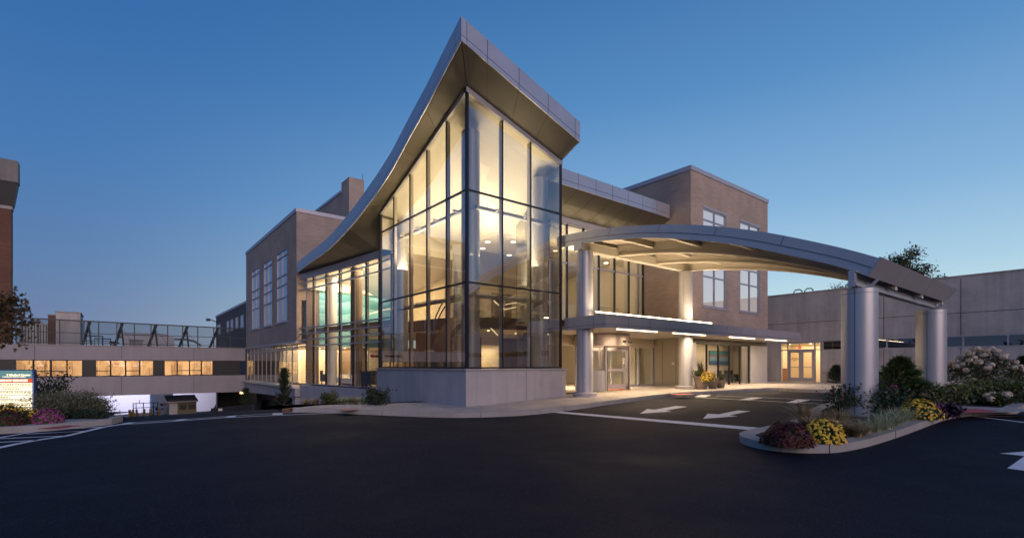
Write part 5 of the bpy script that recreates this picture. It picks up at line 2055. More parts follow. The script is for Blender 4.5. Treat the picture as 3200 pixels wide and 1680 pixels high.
# service yard below and behind the bridge
t = tag(MB().box(-14, 11.5, 79, 79.4, -7.5, -1.2).box(-14, 11.5, 78.95, 79.45, -1.2, -1.1).build('service_building', mat('white_render', (.80, .78, .84), .7)), 'bright white rendered wall lit by floodlights beyond the bridge', 'building')
area('lamp_yard_flood', (0, 72.5, -1.6), 14, 1.0, 900, (.80, .78, 1), (math.radians(62), 0, 0))
gy = lambda x, y: g(x, y)
v = ray(505, 1141)
tx, ty = v[0] * 58.5, v[1] * 58.5
t = thing('storage_tank', (tx, ty, gy(tx, ty)), 'tall white cylindrical gas tank behind the yellow bollards', 'tank')
MB().lathe(tx, ty, [(1.13, gy(tx, ty) + .3), (1.13, -1.9), (.9, -1.5), (.01, -1.4)], 36).build('vessel', mat('white_tank_paint', (.75, .75, .76), .45), t, smooth='auto')
m = MB(); m.lathe(tx, ty, [(1.137, -3.0), (1.137, -2.75)], 10, PI + .42, PI + .95); m.build('green_label', mat('green_label', (.03, .32, .14), .5), t)
m = MB(); m.lathe(tx, ty, [(1.137, -4.62), (1.137, -4.54)], 10, PI + 1.5, PI + 1.95); m.build('red_label', M['red'], t)
m = MB()
for k in range(4):
    a = k * PI / 2 + .4
    m.box(tx + .9 * math.cos(a) - .1, tx + .9 * math.cos(a) + .1, ty + .9 * math.sin(a) - .1, ty + .9 * math.sin(a) + .1, gy(tx, ty) - .1, gy(tx, ty) + .32)
m.build('leg', steel, t)
proto = None
labs = ['yellow bollard, leftmost of the row before the tank', 'yellow bollard beside the lime marker', 'yellow bollard with a red tip by the pipe cage', 'yellow bollard right of the pipe cage corner', 'yellow bollard before the left edge of the tank', 'yellow bollard before the middle of the tank', 'yellow bollard, rightmost, beside the sheds']
for i, p in enumerate((112, 158, 208, 312, 402, 522, 645)):
    v = ray(380 + p / 4.441, 1141)
    d = 53 + (i % 3)
    x, y = v[0] * d, v[1] * d
    z = g(x, y)
    if proto is None:
        proto = thing('bollard', (x, y, z), labs[0], 'bollard', 'yellow bollards in the service yard')
        MB().lathe(x, y, [(.12, z), (.12, z + .72), (.09, z + .8), (.01, z + .82)], 14).build('post', M['yellow'], proto, smooth='auto')
        MB().lathe(x, y, [(.125, z + .5), (.125, z + .58)], 14).build('band', M['white'], proto)
    else:
        c = copy_tree(proto)
        c.location = (x, y, z)
        c['label'] = labs[i]
cg = ray(455, 1141)
x, y = cg[0] * 55.5, cg[1] * 55.5
z = g(x, y)
t = thing('pipe_cage', (x, y, z), 'dark steel pipe cage with gauges left of the white tank', 'pipe cage')
m = MB()
for a in (-1.1, -.85, -.2, .7, 1.1):
    m.tube([(x + a, y, z), (x + a, y, z + 1.55)], .045, 6)
for h in (.4, 1.0, 1.5):
    m.tube([(x - 1.1, y, z + h), (x + 1.1, y, z + h)], .035, 6)
m.tube([(x + 1.1, y, z + 1.35), (x + 4.2, y, z + 1.35)], .03, 6)
m.tube([(x - .55, y, z + 1.5), (x - .55, y, z + 1.85)], .03, 6)
m.build('pipe', M['mull'], t)
m = MB()
for a, h in ((1.45, 1.25), (2.3, 1.1), (1.0, .8), (1.5, .7)):
    m.box(x + a - .12, x + a + .12, y - .2, y - .05, z + h - .12, z + h + .12)
m.build('gauge', M['blackp'], t)
MB().box(x + 1.35, x + 1.62, y - .3, y - .27, z + .35, z + .7).build('notice', M['offwhite'], t)
xx, yy_ = ray(412, 1141)[0] * 54, ray(412, 1141)[1] * 54
t = thing('marker_sign', (xx, yy_, g(xx, yy_)), 'lime green marker between the yellow bollards', 'marker')
zz = g(xx, yy_)
MB().add([(xx - .14, yy_, zz + .08), (xx + .14, yy_, zz + .08), (xx + .05, yy_, zz + .6), (xx - .05, yy_, zz + .6), (xx - .14, yy_ + .2, zz + .08), (xx + .14, yy_ + .2, zz + .08)], [(0, 1, 2, 3), (3, 2, 5, 4)]).build('board', mat('lime_paint', (.35, .62, .03), .5), t)
MB().box(xx - .16, xx + .16, yy_ - .02, yy_ + .22, zz - .02, zz + .075).build('foot', M['mull'], t)
# sheds under the bridge
def shed(p0, p1, d, ztop, lab):
    v0, v1 = ray(p0, 1141), ray(p1, 1141)
    Y = 51.6
    xa, xb = v0[0] / v0[1] * Y, v1[0] / v1[1] * Y
    zb_ = g((xa + xb) / 2, Y) - .1
    t = thing('shed', ((xa + xb) / 2, Y, zb_), lab, 'shed')
    MB().box(xa, xb, Y, Y + 2.2, zb_, ztop - .35).build('wall', mat('olive_shed_cladding', (.16, .14, .09), .7), t)
    MB().hexa([(xa - .2, Y - .3, ztop - .42), (xb + .1, Y - .3, ztop - .42), (xb + .1, Y + 2.3, ztop), (xa - .2, Y + 2.3, ztop)], [(xa - .2, Y - .3, ztop - .34), (xb + .1, Y - .3, ztop - .34), (xb + .1, Y + 2.3, ztop + .08), (xa - .2, Y + 2.3, ztop + .08)]).build('roof', mat('slate_blue_roof', (.38, .40, .45), .5, .3), t)
    w = (xb - xa)
    for k in range(2):
        a = xa + w * (.36 + .32 * k)
        o = MB().box(a, a + w * .28, Y - .04, Y - .003, zb_ + .5, ztop - .6).build('door', mat('brown_shed_door', (.13, .10, .065), .6), t)
        MB().box(a + .04, a + w * .28 - .04, Y - .055, Y - .041, zb_ + .55, zb_ + .95).build('louvre', M['blackp'], o)
    MB().box(xa + .02, xa + w * .3, Y - .05, Y - .003, zb_, ztop - .5).build('side_panel', galv, t)
shed(528, 614, 43, -2.75, 'low shed with a slate blue sloping roof and two brown doors under the bridge')
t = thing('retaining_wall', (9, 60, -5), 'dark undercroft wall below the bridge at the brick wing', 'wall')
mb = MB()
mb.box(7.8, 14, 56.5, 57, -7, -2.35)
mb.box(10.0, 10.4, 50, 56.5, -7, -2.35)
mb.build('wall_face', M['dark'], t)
t = thing('service_gate', (7, 36, -3), 'dark slatted service gate with a small white notice below the brick wing', 'gate')
mb = MB()
ga, gb = D(661, 1290, 36), D(790, 1290, 27)
for i in range(26):
    f = i / 25
    x, y = ga.x + (gb.x - ga.x) * f, ga.y + (gb.y - ga.y) * f
    z = g(x, y)
    zt0 = -(135 - 12 * f) / 1552 * (36 - 9 * f)
    mb.box(x - .04, x + .04, y - .04, y + .04, z - .1, zt0)
mb.bar((ga.x, ga.y, -135 / 1552 * 36), (gb.x, gb.y, -123 / 1552 * 27), .06, .06)
mb.bar((ga.x, ga.y + .05, -135 / 1552 * 36 - .5), (gb.x, gb.y + .05, -123 / 1552 * 27 - .5), .03, .9)
mb.build('slats', mat('near_black_slats', (.02, .022, .03), .6), t)
nn = D(690, 1279, 33)
MB().box(nn.x - .14, nn.x + .14, nn.y - .03, nn.y, nn.z - .08, nn.z + .08).build('notice', M['offwhite'], t)
t = thing('wall_light', (9.6, 47, -2.4), 'glowing yellow work light under the brick wing overhang', 'wall light')
pp = D(758, 1226, 46)
MB().box(pp.x - .22, pp.x + .22, pp.y - .05, pp.y + .05, pp.z - .10, pp.z + .10).build('lens', emis('yellow_work_light', (1, .7, .25), 4), t)
MB().box(pp.x - .26, pp.x + .26, pp.y + .051, pp.y + .15, pp.z - .14, pp.z + .14).build('housing', M['mull'], t)

# ------------------------------------------------------------------ plants
def leafmat(name, c1, c2, rough=.6, trans=True):
    m = mat(name, c1, rough)
    t = m.node_tree
    b = t.nodes['Principled BSDF']
    ge = nd(t, 'ShaderNodeNewGeometry')
    r = ramp(t, [(0, c1), (1, c2)])
    t.links.new(ge.outputs['Random Per Island'], r.inputs[0])
    t.links.new(r.outputs[0], b.inputs['Base Color'])
    return m


LM = {
    'mum': leafmat('mum_leaf', (.03, .06, .02), (.06, .11, .03)),
    'yellow': leafmat('yellow_petals', (.80, .42, .02), (.95, .66, .06)),
    'magenta': leafmat('magenta_petals', (.33, .03, .16), (.50, .08, .28)),
    'wine': leafmat('wine_petals', (.03, .002, .002), (.11, .009, .006)),
    'kale': leafmat('dark_kale_leaf', (.03, .015, .04), (.07, .03, .07)),
    'pine': leafmat('pine_needles', (.04, .075, .02), (.14, .19, .04)),
    'dark': leafmat('dark_evergreen', (.012, .025, .012), (.03, .05, .022)),
    'shrub': leafmat('olive_leaf', (.04, .055, .018), (.10, .11, .03)),
    'rose': leafmat('rose_leaf', (.02, .045, .022), (.05, .08, .035)),
    'rosef': leafmat('rose_petals', (.60, .05, .14), (.75, .15, .25)),
    'grass': leafmat('dry_grass', (.26, .19, .09), (.45, .34, .18)),
    'green': leafmat('striped_grass', (.20, .27, .11), (.62, .62, .40)),
    'hyd': leafmat('hydrangea_petals', (.62, .48, .36), (.88, .76, .62)),
    'maple': leafmat('autumn_maple_leaf', (.03, .035, .012), (.12, .06, .02)),
    'twig': leafmat('grey_green_twigs', (.10, .11, .06), (.19, .19, .12)),
}


def leaves(m, rnd, n, fn, size, flat=.0):
    """n small four-sided leaves; fn() gives position"""
    for _ in range(n):
        p = Vector(fn())
        s = size * rnd.uniform(.6, 1.3)
        a = Vector((rnd.gauss(0, 1), rnd.gauss(0, 1), rnd.gauss(0, 1) * (1 - flat))).normalized()
        b = a.orthogonal().normalized()
        b.rotate(Matrix.Rotation(rnd.uniform(0, PI), 3, a))
        m.quad(p - a * s, p - b * s * .5, p + a * s, p + b * s * .5)


def mum(x, y, r, h, fl, lab, base=None, n=300, group='mounds of chrysanthemums'):
    rnd = random.Random(int(x * 100 + y * 10))
    z = (base if base is not None else g(x, y) + .12)
    t = thing('flower_mound', (x, y, z), lab, 'flowers', group)
    def dome(k0, k1):
        a = rnd.uniform(0, 2 * PI)
        e = math.asin(rnd.uniform(.0, 1))
        k = rnd.uniform(k0, k1) * (1 + .10 * math.sin(5 * a + x) * math.cos(3 * e))
        return (x + r * k * math.cos(a) * math.cos(e), y + r * k * math.sin(a) * math.cos(e), z + h * (.06 + .94 * k * math.sin(e)))
    m = MB()
    leaves(m, rnd, 900, lambda: dome(.55, .98), r * .10)
    m.lathe(x, y, [(r * .8, z), (r * .80, z + h * .35), (r * .55, z + h * .68), (.01, z + h * .82)], 14)
    m.build('foliage', LM['mum'], t, fix=False)
    m = MB()
    for _ in range(n):
        p = Vector(dome(.97, 1.04))
        nr = Vector(((p.x - x) / r, (p.y - y) / r, (p.z - z) / h * 1.0 + .15)).normalized()
        nr = (nr + Vector((rnd.gauss(0, .25), rnd.gauss(0, .25), rnd.gauss(0, .25)))).normalized()
        a = nr.orthogonal().normalized()
        b = nr.cross(a)
        s = r * rnd.uniform(.05, .085)
        k = 7
        ring = [p + (a * math.cos(2 * PI * i / k) + b * math.sin(2 * PI * i / k)) * s * (1 if i % 2 else .8) for i in range(k)]
        m.add([p + nr * s * .35] + ring, [(0, i + 1, (i + 1) % k + 1) for i in range(k)])
    m.build('blooms', LM[fl], t, fix=False)
    return t


def tuft(m, rnd, x, y, z, n, h, spread, w=.008):
    for _ in range(n):
        a = rnd.uniform(0, 2 * PI)
        l = h * rnd.uniform(.6, 1.1)
        s = spread * rnd.uniform(.3, 1.2)
        dx, dy = math.cos(a), math.sin(a)
        bx, by = x + dx * rnd.uniform(0, .08), y + dy * rnd.uniform(0, .08)
        px_, py_ = -dy * w, dx * w
        pts = []
        for i in range(5):
            f = i / 4
            ww = (1 - f) * 1 + .1
            c = (bx + dx * s * f * f, by + dy * s * f * f, z + l * (f - .35 * f * f * s / h))
            pts += [(c[0] - px_ * ww, c[1] - py_ * ww, c[2]), (c[0] + px_ * ww, c[1] + py_ * ww, c[2])]
        m.add(pts, [(2 * i, 2 * i + 1, 2 * i + 3, 2 * i + 2) for i in range(4)])


def grass_clump(x, y, n, h, spread, key, lab, z=None, group='ornamental grass clumps'):
    rnd = random.Random(int(x * 97 + y * 31))
    z = g(x, y) + .12 if z is None else z
    t = thing('grass_clump', (x, y, z), lab, 'grass', group)
    m = MB(); tuft(m, rnd, x, y, z, n, h, spread)
    m.build('blades', LM[key], t, fix=False)
    return t


def conifer(x, y, r, h, key, lab, n=2600, z=None, needle=.07, cat='conifer', upright=False):
    rnd = random.Random(int(x * 53 + y * 17))
    z = g(x, y) + .08 if z is None else z
    t = thing('conifer', (x, y, z), lab, cat)
    MB().tube([(x, y, z - .1), (x, y, z + h * .92)], [r * .09 + .02, .01], 7).build('trunk', M['bark'], t)
    m = MB()
    nb = 60 if not upright else 90
    br = []
    for i in range(nb):
        f = (i / nb) ** .8
        a = i * 2.4
        L = r * (1 - f) ** (.75 if not upright else .5) * rnd.uniform(.75, 1.12) + .05
        up = (.35 if not upright else 1.6)
        br.append((Vector((x, y, z + h * (.04 + .86 * f))), Vector((math.cos(a), math.sin(a), up * rnd.uniform(.5, 1.2))).normalized(), L * (1.0 if not upright else 1.3)))
    for _ in range(n):
        o, d, L = rnd.choice(br)
        k = rnd.uniform(.15, 1)
        p = o + d * L * k + Vector((rnd.gauss(0, .04 * r), rnd.gauss(0, .04 * r), rnd.gauss(0, .04 * r)))
        q = (d + Vector((rnd.gauss(0, .55), rnd.gauss(0, .55), rnd.gauss(.25, .5)))).normalized() * needle * rnd.uniform(.8, 1.8)
        s = q.orthogonal().normalized() * needle * .12
        m.add([p - s, p + s, p + q], [(0, 1, 2)])
    m.build('crown', LM[key], t, fix=False)
    return t


def shrub(x, y, rx, ry, h, key, lab, n=1500, size=.05, z=None, stems=9, name='shrub', cat='shrub', group=None, loose=.25):
    rnd = random.Random(int(x * 71 + y * 13 + n))
    z = g(x, y) + .1 if z is None else z
    t = thing(name, (x, y, z), lab, cat, group)
    m = MB()
    cl = []
    for i in range(stems):
        a = rnd.uniform(0, 2 * PI)
        k = rnd.uniform(.2, .85)
        hh = h * rnd.uniform(.5, .92)
        e = Vector((x + rx * k * math.cos(a), y + ry * k * math.sin(a), z + hh))
        m.tube([(x + rx * .1 * math.cos(a), y + ry * .1 * math.sin(a), z - .05), ((x + e.x) / 2, (y + e.y) / 2, z + hh * .6), tuple(e)], [.02, .013, .005], 5)
        cl.append(e)
    m.build('stems', M['bark'], t)
    for i in range(stems * 2):
        a = rnd.uniform(0, 2 * PI)
        k = rnd.uniform(.3, .9)
        cl.append(Vector((x + rx * k * math.cos(a), y + ry * k * math.sin(a), z + h * rnd.uniform(.15, .8) * (1.1 - .5 * k))))
    m = MB()
    def fn():
        c = rnd.choice(cl)
        return (c.x + rnd.gauss(0, rx * loose), c.y + rnd.gauss(0, ry * loose), max(z, c.z + rnd.gauss(0, h * .14)))
    leaves(m, rnd, n, fn, size)
    m.build('foliage', LM[key], t, fix=False)
    return t, cl


def P7(a, b, off=.12):
    x, y = G(O7[0] + a / S7, O7[1] + b / S7, off)
    return x, y


# island planting, nose to far end
x, y = P7(535, 945); mum(x, y, .42, .43, 'wine', 'deep wine red flower mound at the island nose', n=1100)
x, y = P7(805, 925); mum(x, y, .37, .44, 'yellow', 'yellow flower mound at the island nose beside the wine red one', n=520)
x, y = P7(1530, 745); mum(x, y, .42, .46, 'yellow', 'large yellow flower mound halfway along the island kerb', n=420)
x, y = P7(1655, 722); mum(x, y, .27, .32, 'magenta', 'small magenta flower mound behind the large yellow one', n=260)
x, y = P7(1730, 722)
shrub(x, y, .26, .26, .30, 'kale', 'dark purple ornamental kale beside the red mat', n=900, size=.07, name='ornamental_kale', cat='kale', stems=6)
for i, (a, b, h) in enumerate([(700, 830, .45), (800, 800, .48), (900, 850, .45), (990, 880, .45), (1070, 890, .42), (940, 800, .5), (650, 790, .62)]):
    x, y = P7(a, b)
    grass_clump(x, y, 260, h, .5, 'grass', ['tan grass clump behind the yellow island mound', 'tan grass clump second behind the yellow island mound', 'tan grass clump right of the yellow nose mound', 'tan grass clump near the striped grasses, left of two', 'tan grass clump near the striped grasses, right of two', 'tan grass clump in front of the rose bushes', 'tallest tan grass clump behind the wine red mound'][i])
for i, (a, b) in enumerate([(1130, 860), (1210, 850), (1290, 830), (1370, 800), (1330, 770), (1430, 770), (1480, 750), (1240, 800)]):
    x, y = P7(a, b)
    grass_clump(x, y, 170, .42, .42, 'green', ['striped pale green grass nearest the tan grasses', 'striped grass second along the island kerb', 'striped grass third along the island kerb', 'striped grass fourth along the island kerb', 'striped grass behind the fourth along the kerb', 'striped grass just left of the large yellow mound', 'striped grass touching the large yellow mound', 'striped grass below the pink roses'][i])
for i, (a, b, r, h) in enumerate([(1010, 715, .55, .75), (1130, 700, .65, .95), (1240, 720, .55, .85)]):
    x, y = P7(a, b)
    t, cl = shrub(x, y, r, r, h, 'rose', ['rose bush with pink blooms, left of three before the near column', 'rose bush with pink blooms, middle of three', 'rose bush with pink blooms, right of three by the pine'][i], n=1500, size=.045, name='rose_bush', cat='rose bush', group='rose bushes on the island')
    m = MB(); rnd = random.Random(i)
    for c in rnd.sample(cl, 9):
        for _ in range(12):
            q = c + Vector((rnd.gauss(0, .03), rnd.gauss(0, .03), rnd.gauss(.06, .02)))
            leaves(m, rnd, 1, lambda: q, .035)
    m.build('blooms', LM['rosef'], t, fix=False)
x, y = P7(1385, 640)
conifer(x, y, .80, 1.55, 'pine', 'bushy green mugo pine between the two outer columns', n=9000, needle=.12)
x, y = P7(1480, 640)
conifer(x, y, .85, .85, 'pine', 'lower spreading pine at the foot of the mugo pine', n=4500, needle=.11)
# ground cover shrubs towards the right
gc = [(1600, 610, .7, .55), (1680, 625, .7, .5), (1560, 640, .5, .5), (1850, 600, .8, .55), (1950, 590, .8, .6), (2040, 600, .8, .55), (2130, 595, .8, .6), (2220, 590, .9, .62), (2300, 600, .9, .6), (2100, 550, .9, .6), (2250, 550, .9, .65), (2000, 555, .8, .6), (1880, 560, .8, .55), (2390, 590, .9, .6), (1760, 570, .7, .5)]
for i, (a, b, r, h) in enumerate(gc):
    x, y = P7(a, b + 18)
    shrub(x, y, r, r, h, 'shrub' if i % 3 else 'pine', 'low spreading juniper in the green mass right of the outer columns', n=1500, size=.06, name='juniper', cat='juniper', group='junipers right of the outer columns', stems=7, loose=.3)
# hydrangeas
def hydrangea(x, y, r, h, heads, lab, z=None, hs=.14, low=.3):
    rnd = random.Random(heads)
    zz = z if z is not None else g(x, y) + .1
    t = thing('hydrangea', (x, y, zz), lab, 'hydrangea')
    m = MB()
    tips = []
    for i in range(14):
        a = i * 2.4
        k = .25 + .7 * (i % 5) / 4
        e = Vector((x + r * k * math.cos(a), y + r * k * math.sin(a), zz + h * (.88 - .3 * k * k)))
        m.tube([(x + .04 * math.cos(a), y + .04 * math.sin(a), zz - .1), (x + r * k * .25 * math.cos(a), y + r * k * .25 * math.sin(a), zz + h * .3), tuple(e)], [.03, .018, .006], 5)
        tips.append(e)
    m.build('stems', M['bark'], t)
    m = MB()
    def fn():
        a = rnd.uniform(0, 2 * PI)
        k = math.sqrt(rnd.random())
        top_ = .96 - .42 * k * k
        bot_ = low + .12 * math.sin(3 * a) - .12 * k
        f = rnd.random() ** .7
        return (x + r * k * math.cos(a), y + r * k * math.sin(a), zz + h * (bot_ + (top_ - bot_) * f))
    leaves(m, rnd, 2300, fn, .065)
    m.build('foliage', LM['shrub'], t, fix=False)
    for i in range(heads):
        a = i * 2.39996 + rnd.uniform(-.3, .3)
        k = math.sqrt((i + .5) / heads)
        c = Vector((x + r * 1.02 * k * math.cos(a), y + r * 1.02 * k * math.sin(a), zz + h * (1.0 - .50 * k ** 2.2) + rnd.uniform(-.06, .06)))
        m = MB()
        hh = hs * rnd.uniform(.8, 1.15)
        for _ in range(110):
            d = Vector((rnd.gauss(0, 1), rnd.gauss(0, 1), rnd.gauss(0, 1))).normalized()
            p = c + Vector((d.x * hh, d.y * hh, d.z * hh * .8)) * rnd.uniform(.75, 1)
            a_ = d.orthogonal().normalized(); b_ = d.cross(a_)
            s = hh * .22
            m.quad(p - a_ * s, p - b_ * s, p + a_ * s, p + b_ * s)
        m.build('flower_head', LM['hyd'], t, fix=False)
x, y = P7(2005, 545)
hydrangea(x, y, 1.22, 1.85, 46, 'tall hydrangea tree covered in creamy pink flower heads', hs=.15)
x, y = P7(1770, 600)
hydrangea(x, y, .35, .60, 6, 'small faded hydrangea beside the far outer column', hs=.12)
x, y = P7(2085, 640)
hydrangea(x, y, .4, .38, 5, 'low hydrangea with drooping pink heads in front of the junipers', hs=.13)
# planting by the low building
mulch = MB()
bp_ = [(36.25, 12.6), (36.25, -25), (35.0, -25), (35.0, 11.0), (35.6, 12.2)]
tag(sheet(bp_, .17).build('planting_bed', M['mulch'], fix=False), 'mulch strip along the low concrete building', kind='structure')
v = ray(2240 + 900 / S7, 1141); d_ = 31.6
conifer(v[0] * d_, v[1] * d_, .60, 1.30, 'dark', 'dark young conifer against the low concrete wall beside the double doors', n=3800, needle=.10)
v = ray(2240 + 1225 / S7, 1141); d_ = 28
conifer(v[0] * d_, v[1] * d_, .50, .85, 'dark', 'dark conifer glimpsed between the outer columns', n=1800, needle=.09)
v = ray(3195, 1141); d_ = 23.5
conifer(v[0] * d_, v[1] * d_, .6, 1.75, 'dark', 'tall dark conifer at the right edge of the view', n=3000, needle=.10)

# potted plants at the round column
def pot(p, yb, d, r, h, lab):
    v = ray(p, 1141)
    x, y = v[0] * d, v[1] * d
    z = g(x, y) + .14
    t = thing('planter_pot', (x, y, z), lab, 'planter', 'brown planters by the entrance column')
    prof = [(.01, z), (r * .68, z)]
    for i in range(1, 10):
        f = i / 9
        prof.append((r * (.68 + .30 * f ** .8) + (.012 if i % 3 == 0 else 0), z + h * f * .9))
    prof += [(r * 1.04, z + h * .91), (r * 1.04, z + h), (r * .93, z + h), (r * .90, z + h * .9), (.01, z + h * .9)]
    MB().lathe(x, y, prof, 32).build('pot_body', mat('taupe_planter', (.20, .155, .13), .6, noise=.1, nscale=4), t, smooth='auto')
    MB().lathe(x, y, [(.01, z + h * .92), (r * .9, z + h * .92)], 20).build('soil', M['mulch'], t)
    return x, y, z + h * .92
x, y, z = pot(2192, 1213, 24.6, .37, .63, 'largest brown ribbed planter, nearest the round column')
shrub(x - .05, y, .36, .36, .32, 'shrub', 'trailing green foliage spilling over the largest planter', n=1200, size=.04, z=z, name='potted_plant', cat='potted plant', stems=7)
shrub(x + .05, y + .05, .14, .14, .62, 'wine', 'upright red-leaved plant in the largest planter', n=260, size=.04, z=z, name='potted_plant', cat='potted plant', stems=5)
grass_clump(x - .15, y, 90, 1.1, .28, 'shrub', 'tall green spikes standing in the largest planter', z=z)
grass_clump(x + .25, y + .1, 60, .85, .3, 'grass', 'feathery tan plumes standing in the largest planter', z=z)
yx_, yy2 = ray(2211, 1141)[0] * 24.2, ray(2211, 1141)[1] * 24.2
mum(yx_, yy2, .34, .50, 'yellow', 'yellow flowers hanging over the side of the middle planter', base=-.80, n=300)
x, y, z = pot(2227, 1208, 25.2, .27, .52, 'middle brown ribbed planter')
grass_clump(x + .1, y, 90, .45, .25, 'grass', 'tan grass rising from the middle planter', z=z)
x, y, z = pot(2252, 1206, 25.6, .24, .42, 'smallest brown ribbed planter, farthest from the column')
shrub(x, y, .24, .24, .26, 'shrub', 'small green plant in the smallest planter', n=700, size=.035, z=z, name='potted_plant', cat='potted plant', stems=5)

# sign bed on the left
def A4(a, b, off=.17):
    return G(a / 4.225, 1100 + b / 4.225, off)
x, y = A4(362, 905); mum(x, y, .30, .33, 'yellow', 'yellow flower mound under the right corner of the sign', n=300)
x, y = A4(635, 912); mum(x, y, .30, .34, 'magenta', 'magenta flower mound right of the sign', n=420)
x, y = A4(70, 940); mum(x, y, .42, .35, 'wine', 'wine red flower mound under the sign at the left edge', n=420)
x, y = A4(100, 872); mum(x, y + .2, .40, .40, 'yellow', 'yellow flower mound behind the wine red one under the sign', n=320)
rnd = random.Random(5)
def T_(p, d):
    v = ray(p, 1141)
    return v[0] * d, v[1] * d
specs = [(660, 880, .5, .62), (760, 870, .5, .66), (860, 865, .5, .64), (1000, 860, .5, .66), (1120, 860, .5, .64), (1230, 865, .45, .60), (1310, 875, .3, .45), (800, 850, .5, .7), (940, 845, .5, .66), (1180, 850, .5, .62)]
for i, (a, b, r, h) in enumerate(specs):
    x, y = T_(a / 4.225, 13.6 + (i % 3) * .6)
    t, cl = shrub(x, y, r, r * .8, h, 'twig', 'wispy grey-green shrub in the thicket right of the sign', n=1300, size=.026, name='shrub', cat='shrub', group='wispy shrubs right of the sign', stems=12, loose=.28)
    m = MB()
    tuft(m, rnd, x, y, cl[0].z - h * .8, 170, h * 1.4, r * 1.3, .004)
    m.build('twigs', LM['twig'], t, fix=False)
v = ray(135, 1141); d_ = 17.5
x, y = v[0] * d_, v[1] * d_
shrub(x, y, .7, .6, 1.55, 'dark', 'clipped dark evergreen behind the right edge of the sign', n=3500, size=.05, stems=12, name='evergreen_shrub', loose=.22)
for i in range(9):
    a, b = 520 + i * 100, 870
    x, y = T_(a / 4.225, 12.9)
    shrub(x, y, .35, .3, .24, 'dark', 'low dark ground shrub at the front of the thicket', n=500, size=.035, name='low_shrub', cat='shrub', group='low dark shrubs before the thicket', stems=4)

# monument sign facing the photographer
SD = 14.3
sc0 = D(-40, 1282, SD)
sg = thing('monument_sign', tuple(sc0), 'internally lit directory sign with teal heading and cream strips at the left edge', 'sign', rz=math.radians(-38.51))
def local(name, mb_, m_, par=sg):
    me = bpy.data.meshes.new(name)
    me.from_pydata(mb_.v, [], mb_.f)
    me.materials.append(m_)
    o = bpy.data.objects.new(name, me)
    COL.objects.link(o)
    o.parent = par
    return o
k = SD / 1552
def lx(p): return (p / 4.225 + 40) * k
def lz(q): return (1282 - 1100 - q / 4.225) * k
XR = lx(446)
XL = -.75
local('frame', MB().box(XL, XR, 0, .09, lz(775), lz(229)), M['bluebar'])
local('base', MB().box(XL + .1, lx(405), .01, .08, lz(860) - .25, lz(775) - .003), M['conc'])
strips = [(240, 340, emis('teal_lit', (.13, .26, .28), .9), 'header_panel'), (350, 396, emis('red_lit', (.80, .10, .04), 1.0), 'strip')]
creamlit = emis('cream_lit', (1, .87, .60), 1.35)
for a, b in ((404, 449), (458, 504), (512, 558), (566, 612), (620, 664), (672, 718), (727, 768)):
    strips.append((a, b, creamlit, 'strip'))
for a, b, m_, nm in strips:
    local(nm, MB().box(XL + .06, lx(426), -.012, -.002, lz(b), lz(a)), m_)
lit = emis('lit_lettering', (1, .87, .60), 1.35)
ink = mat('dark_olive_lettering', (.10, .08, .02), .6)
def stext(s, right, yc, hpx, m_, bold=0, sx=1.0, par=sg):
    o = text_on(s, hpx / 4.225 * k / .70, (lx(right), -.016, lz(yc)), (PI / 2, 0, 0), m_, par, align='RIGHT', bold=bold, sx=sx)
    return o
stext('Y Medical Center', 410, 299, 22, lit, .004, 1.42)
stext('A MERIDIAN HEALTH FAMILY', 345, 323, 11, lit, .001, 1.5)
stext('EMERGENCY SERVICES', 370, 373, 26, lit, .006, 1.28)
for s, r_, yc in (('BOOKER PAVILION', 424, 427), ('PAVILION', 262, 483), ('BOOKER PAVILION', 416, 530), ('PARKING', 138, 594), ('VISITOR PARKING', 412, 638), ('AND DELIVERY', 412, 695)):
    stext(s, r_, yc, 24, ink, 0, 1.45)
area('lamp_sign_glow', tuple(D(20, 1230, SD - .35)), 1.0, .9, 7, (1, .80, .5), (PI / 2, 0, math.radians(-38.51)))

# bed before the curved wall
bed2 = px([(935, 1281), (1000, 1272), (1090, 1268), (1180, 1266)]) 
bedpoly = [(4.4, 17.9), (6.4, 18.9), (9.0, 19.2), (9.78, 18.0), (9.85, 23), (10.1, 27), (9.1, 34), (6.5, 32), (5, 24)]
tag(sheet(bedpoly, .16).build('planting_bed', M['mulch'], fix=False), 'planted slope below the curved glass wall', kind='structure')
def T(p, d):
    v = ray(p, 1141)
    return v[0] * d, v[1] * d
x, y = T(1027, 19.6); shrub(x, y, .34, .34, .52, 'shrub', 'round green leafy shrub below the curved glass wall', n=1300, size=.05, stems=9)
x, y = T(1181, 18.8); shrub(x, y, .40, .40, .60, 'dark', 'dark shrub tucked against the tower base corner', n=1300, size=.05, stems=9)
for i, (p, d_) in enumerate([(960, 20.5), (985, 20.0), (1065, 19.4), (1085, 19.2), (1105, 19.2), (1125, 19.0), (1148, 19.0)]):
    x, y = T(p, d_)
    grass_clump(x, y, 220, .42, .45, 'grass' if i in (0, 1, 4) else 'green', ['low tan grass at the crest of the bed', 'low tan grass left of the round shrub', 'green grass right of the round shrub', 'green grass second from the round shrub', 'tan grass amid the green ones before the curved wall', 'green grass near the tower base', 'green grass next to the dark corner shrub'][i])
x, y = T(888, 24.0)
z = g(x, y)
conifer(x, y, .42, -60 / 1552 * 24 - z + .9, 'dark', 'narrow dark arborvitae before the open undercroft', n=4200, z=z, needle=.09, upright=True, cat='arborvitae')
x, y = T(768, 30)
conifer(x, y, .40, 1.35, 'dark', 'small dark cypress beside the service gate', n=1800, needle=.09, upright=True, cat='cypress', z=g(x, y) + .1)
hd = thing('hedge', (7, 26, -3), 'dark clipped hedge climbing towards the arborvitae', 'hedge')
m = MB()
rnd = random.Random(9)
a0, a1 = T(795, 29), T(872, 24.3)
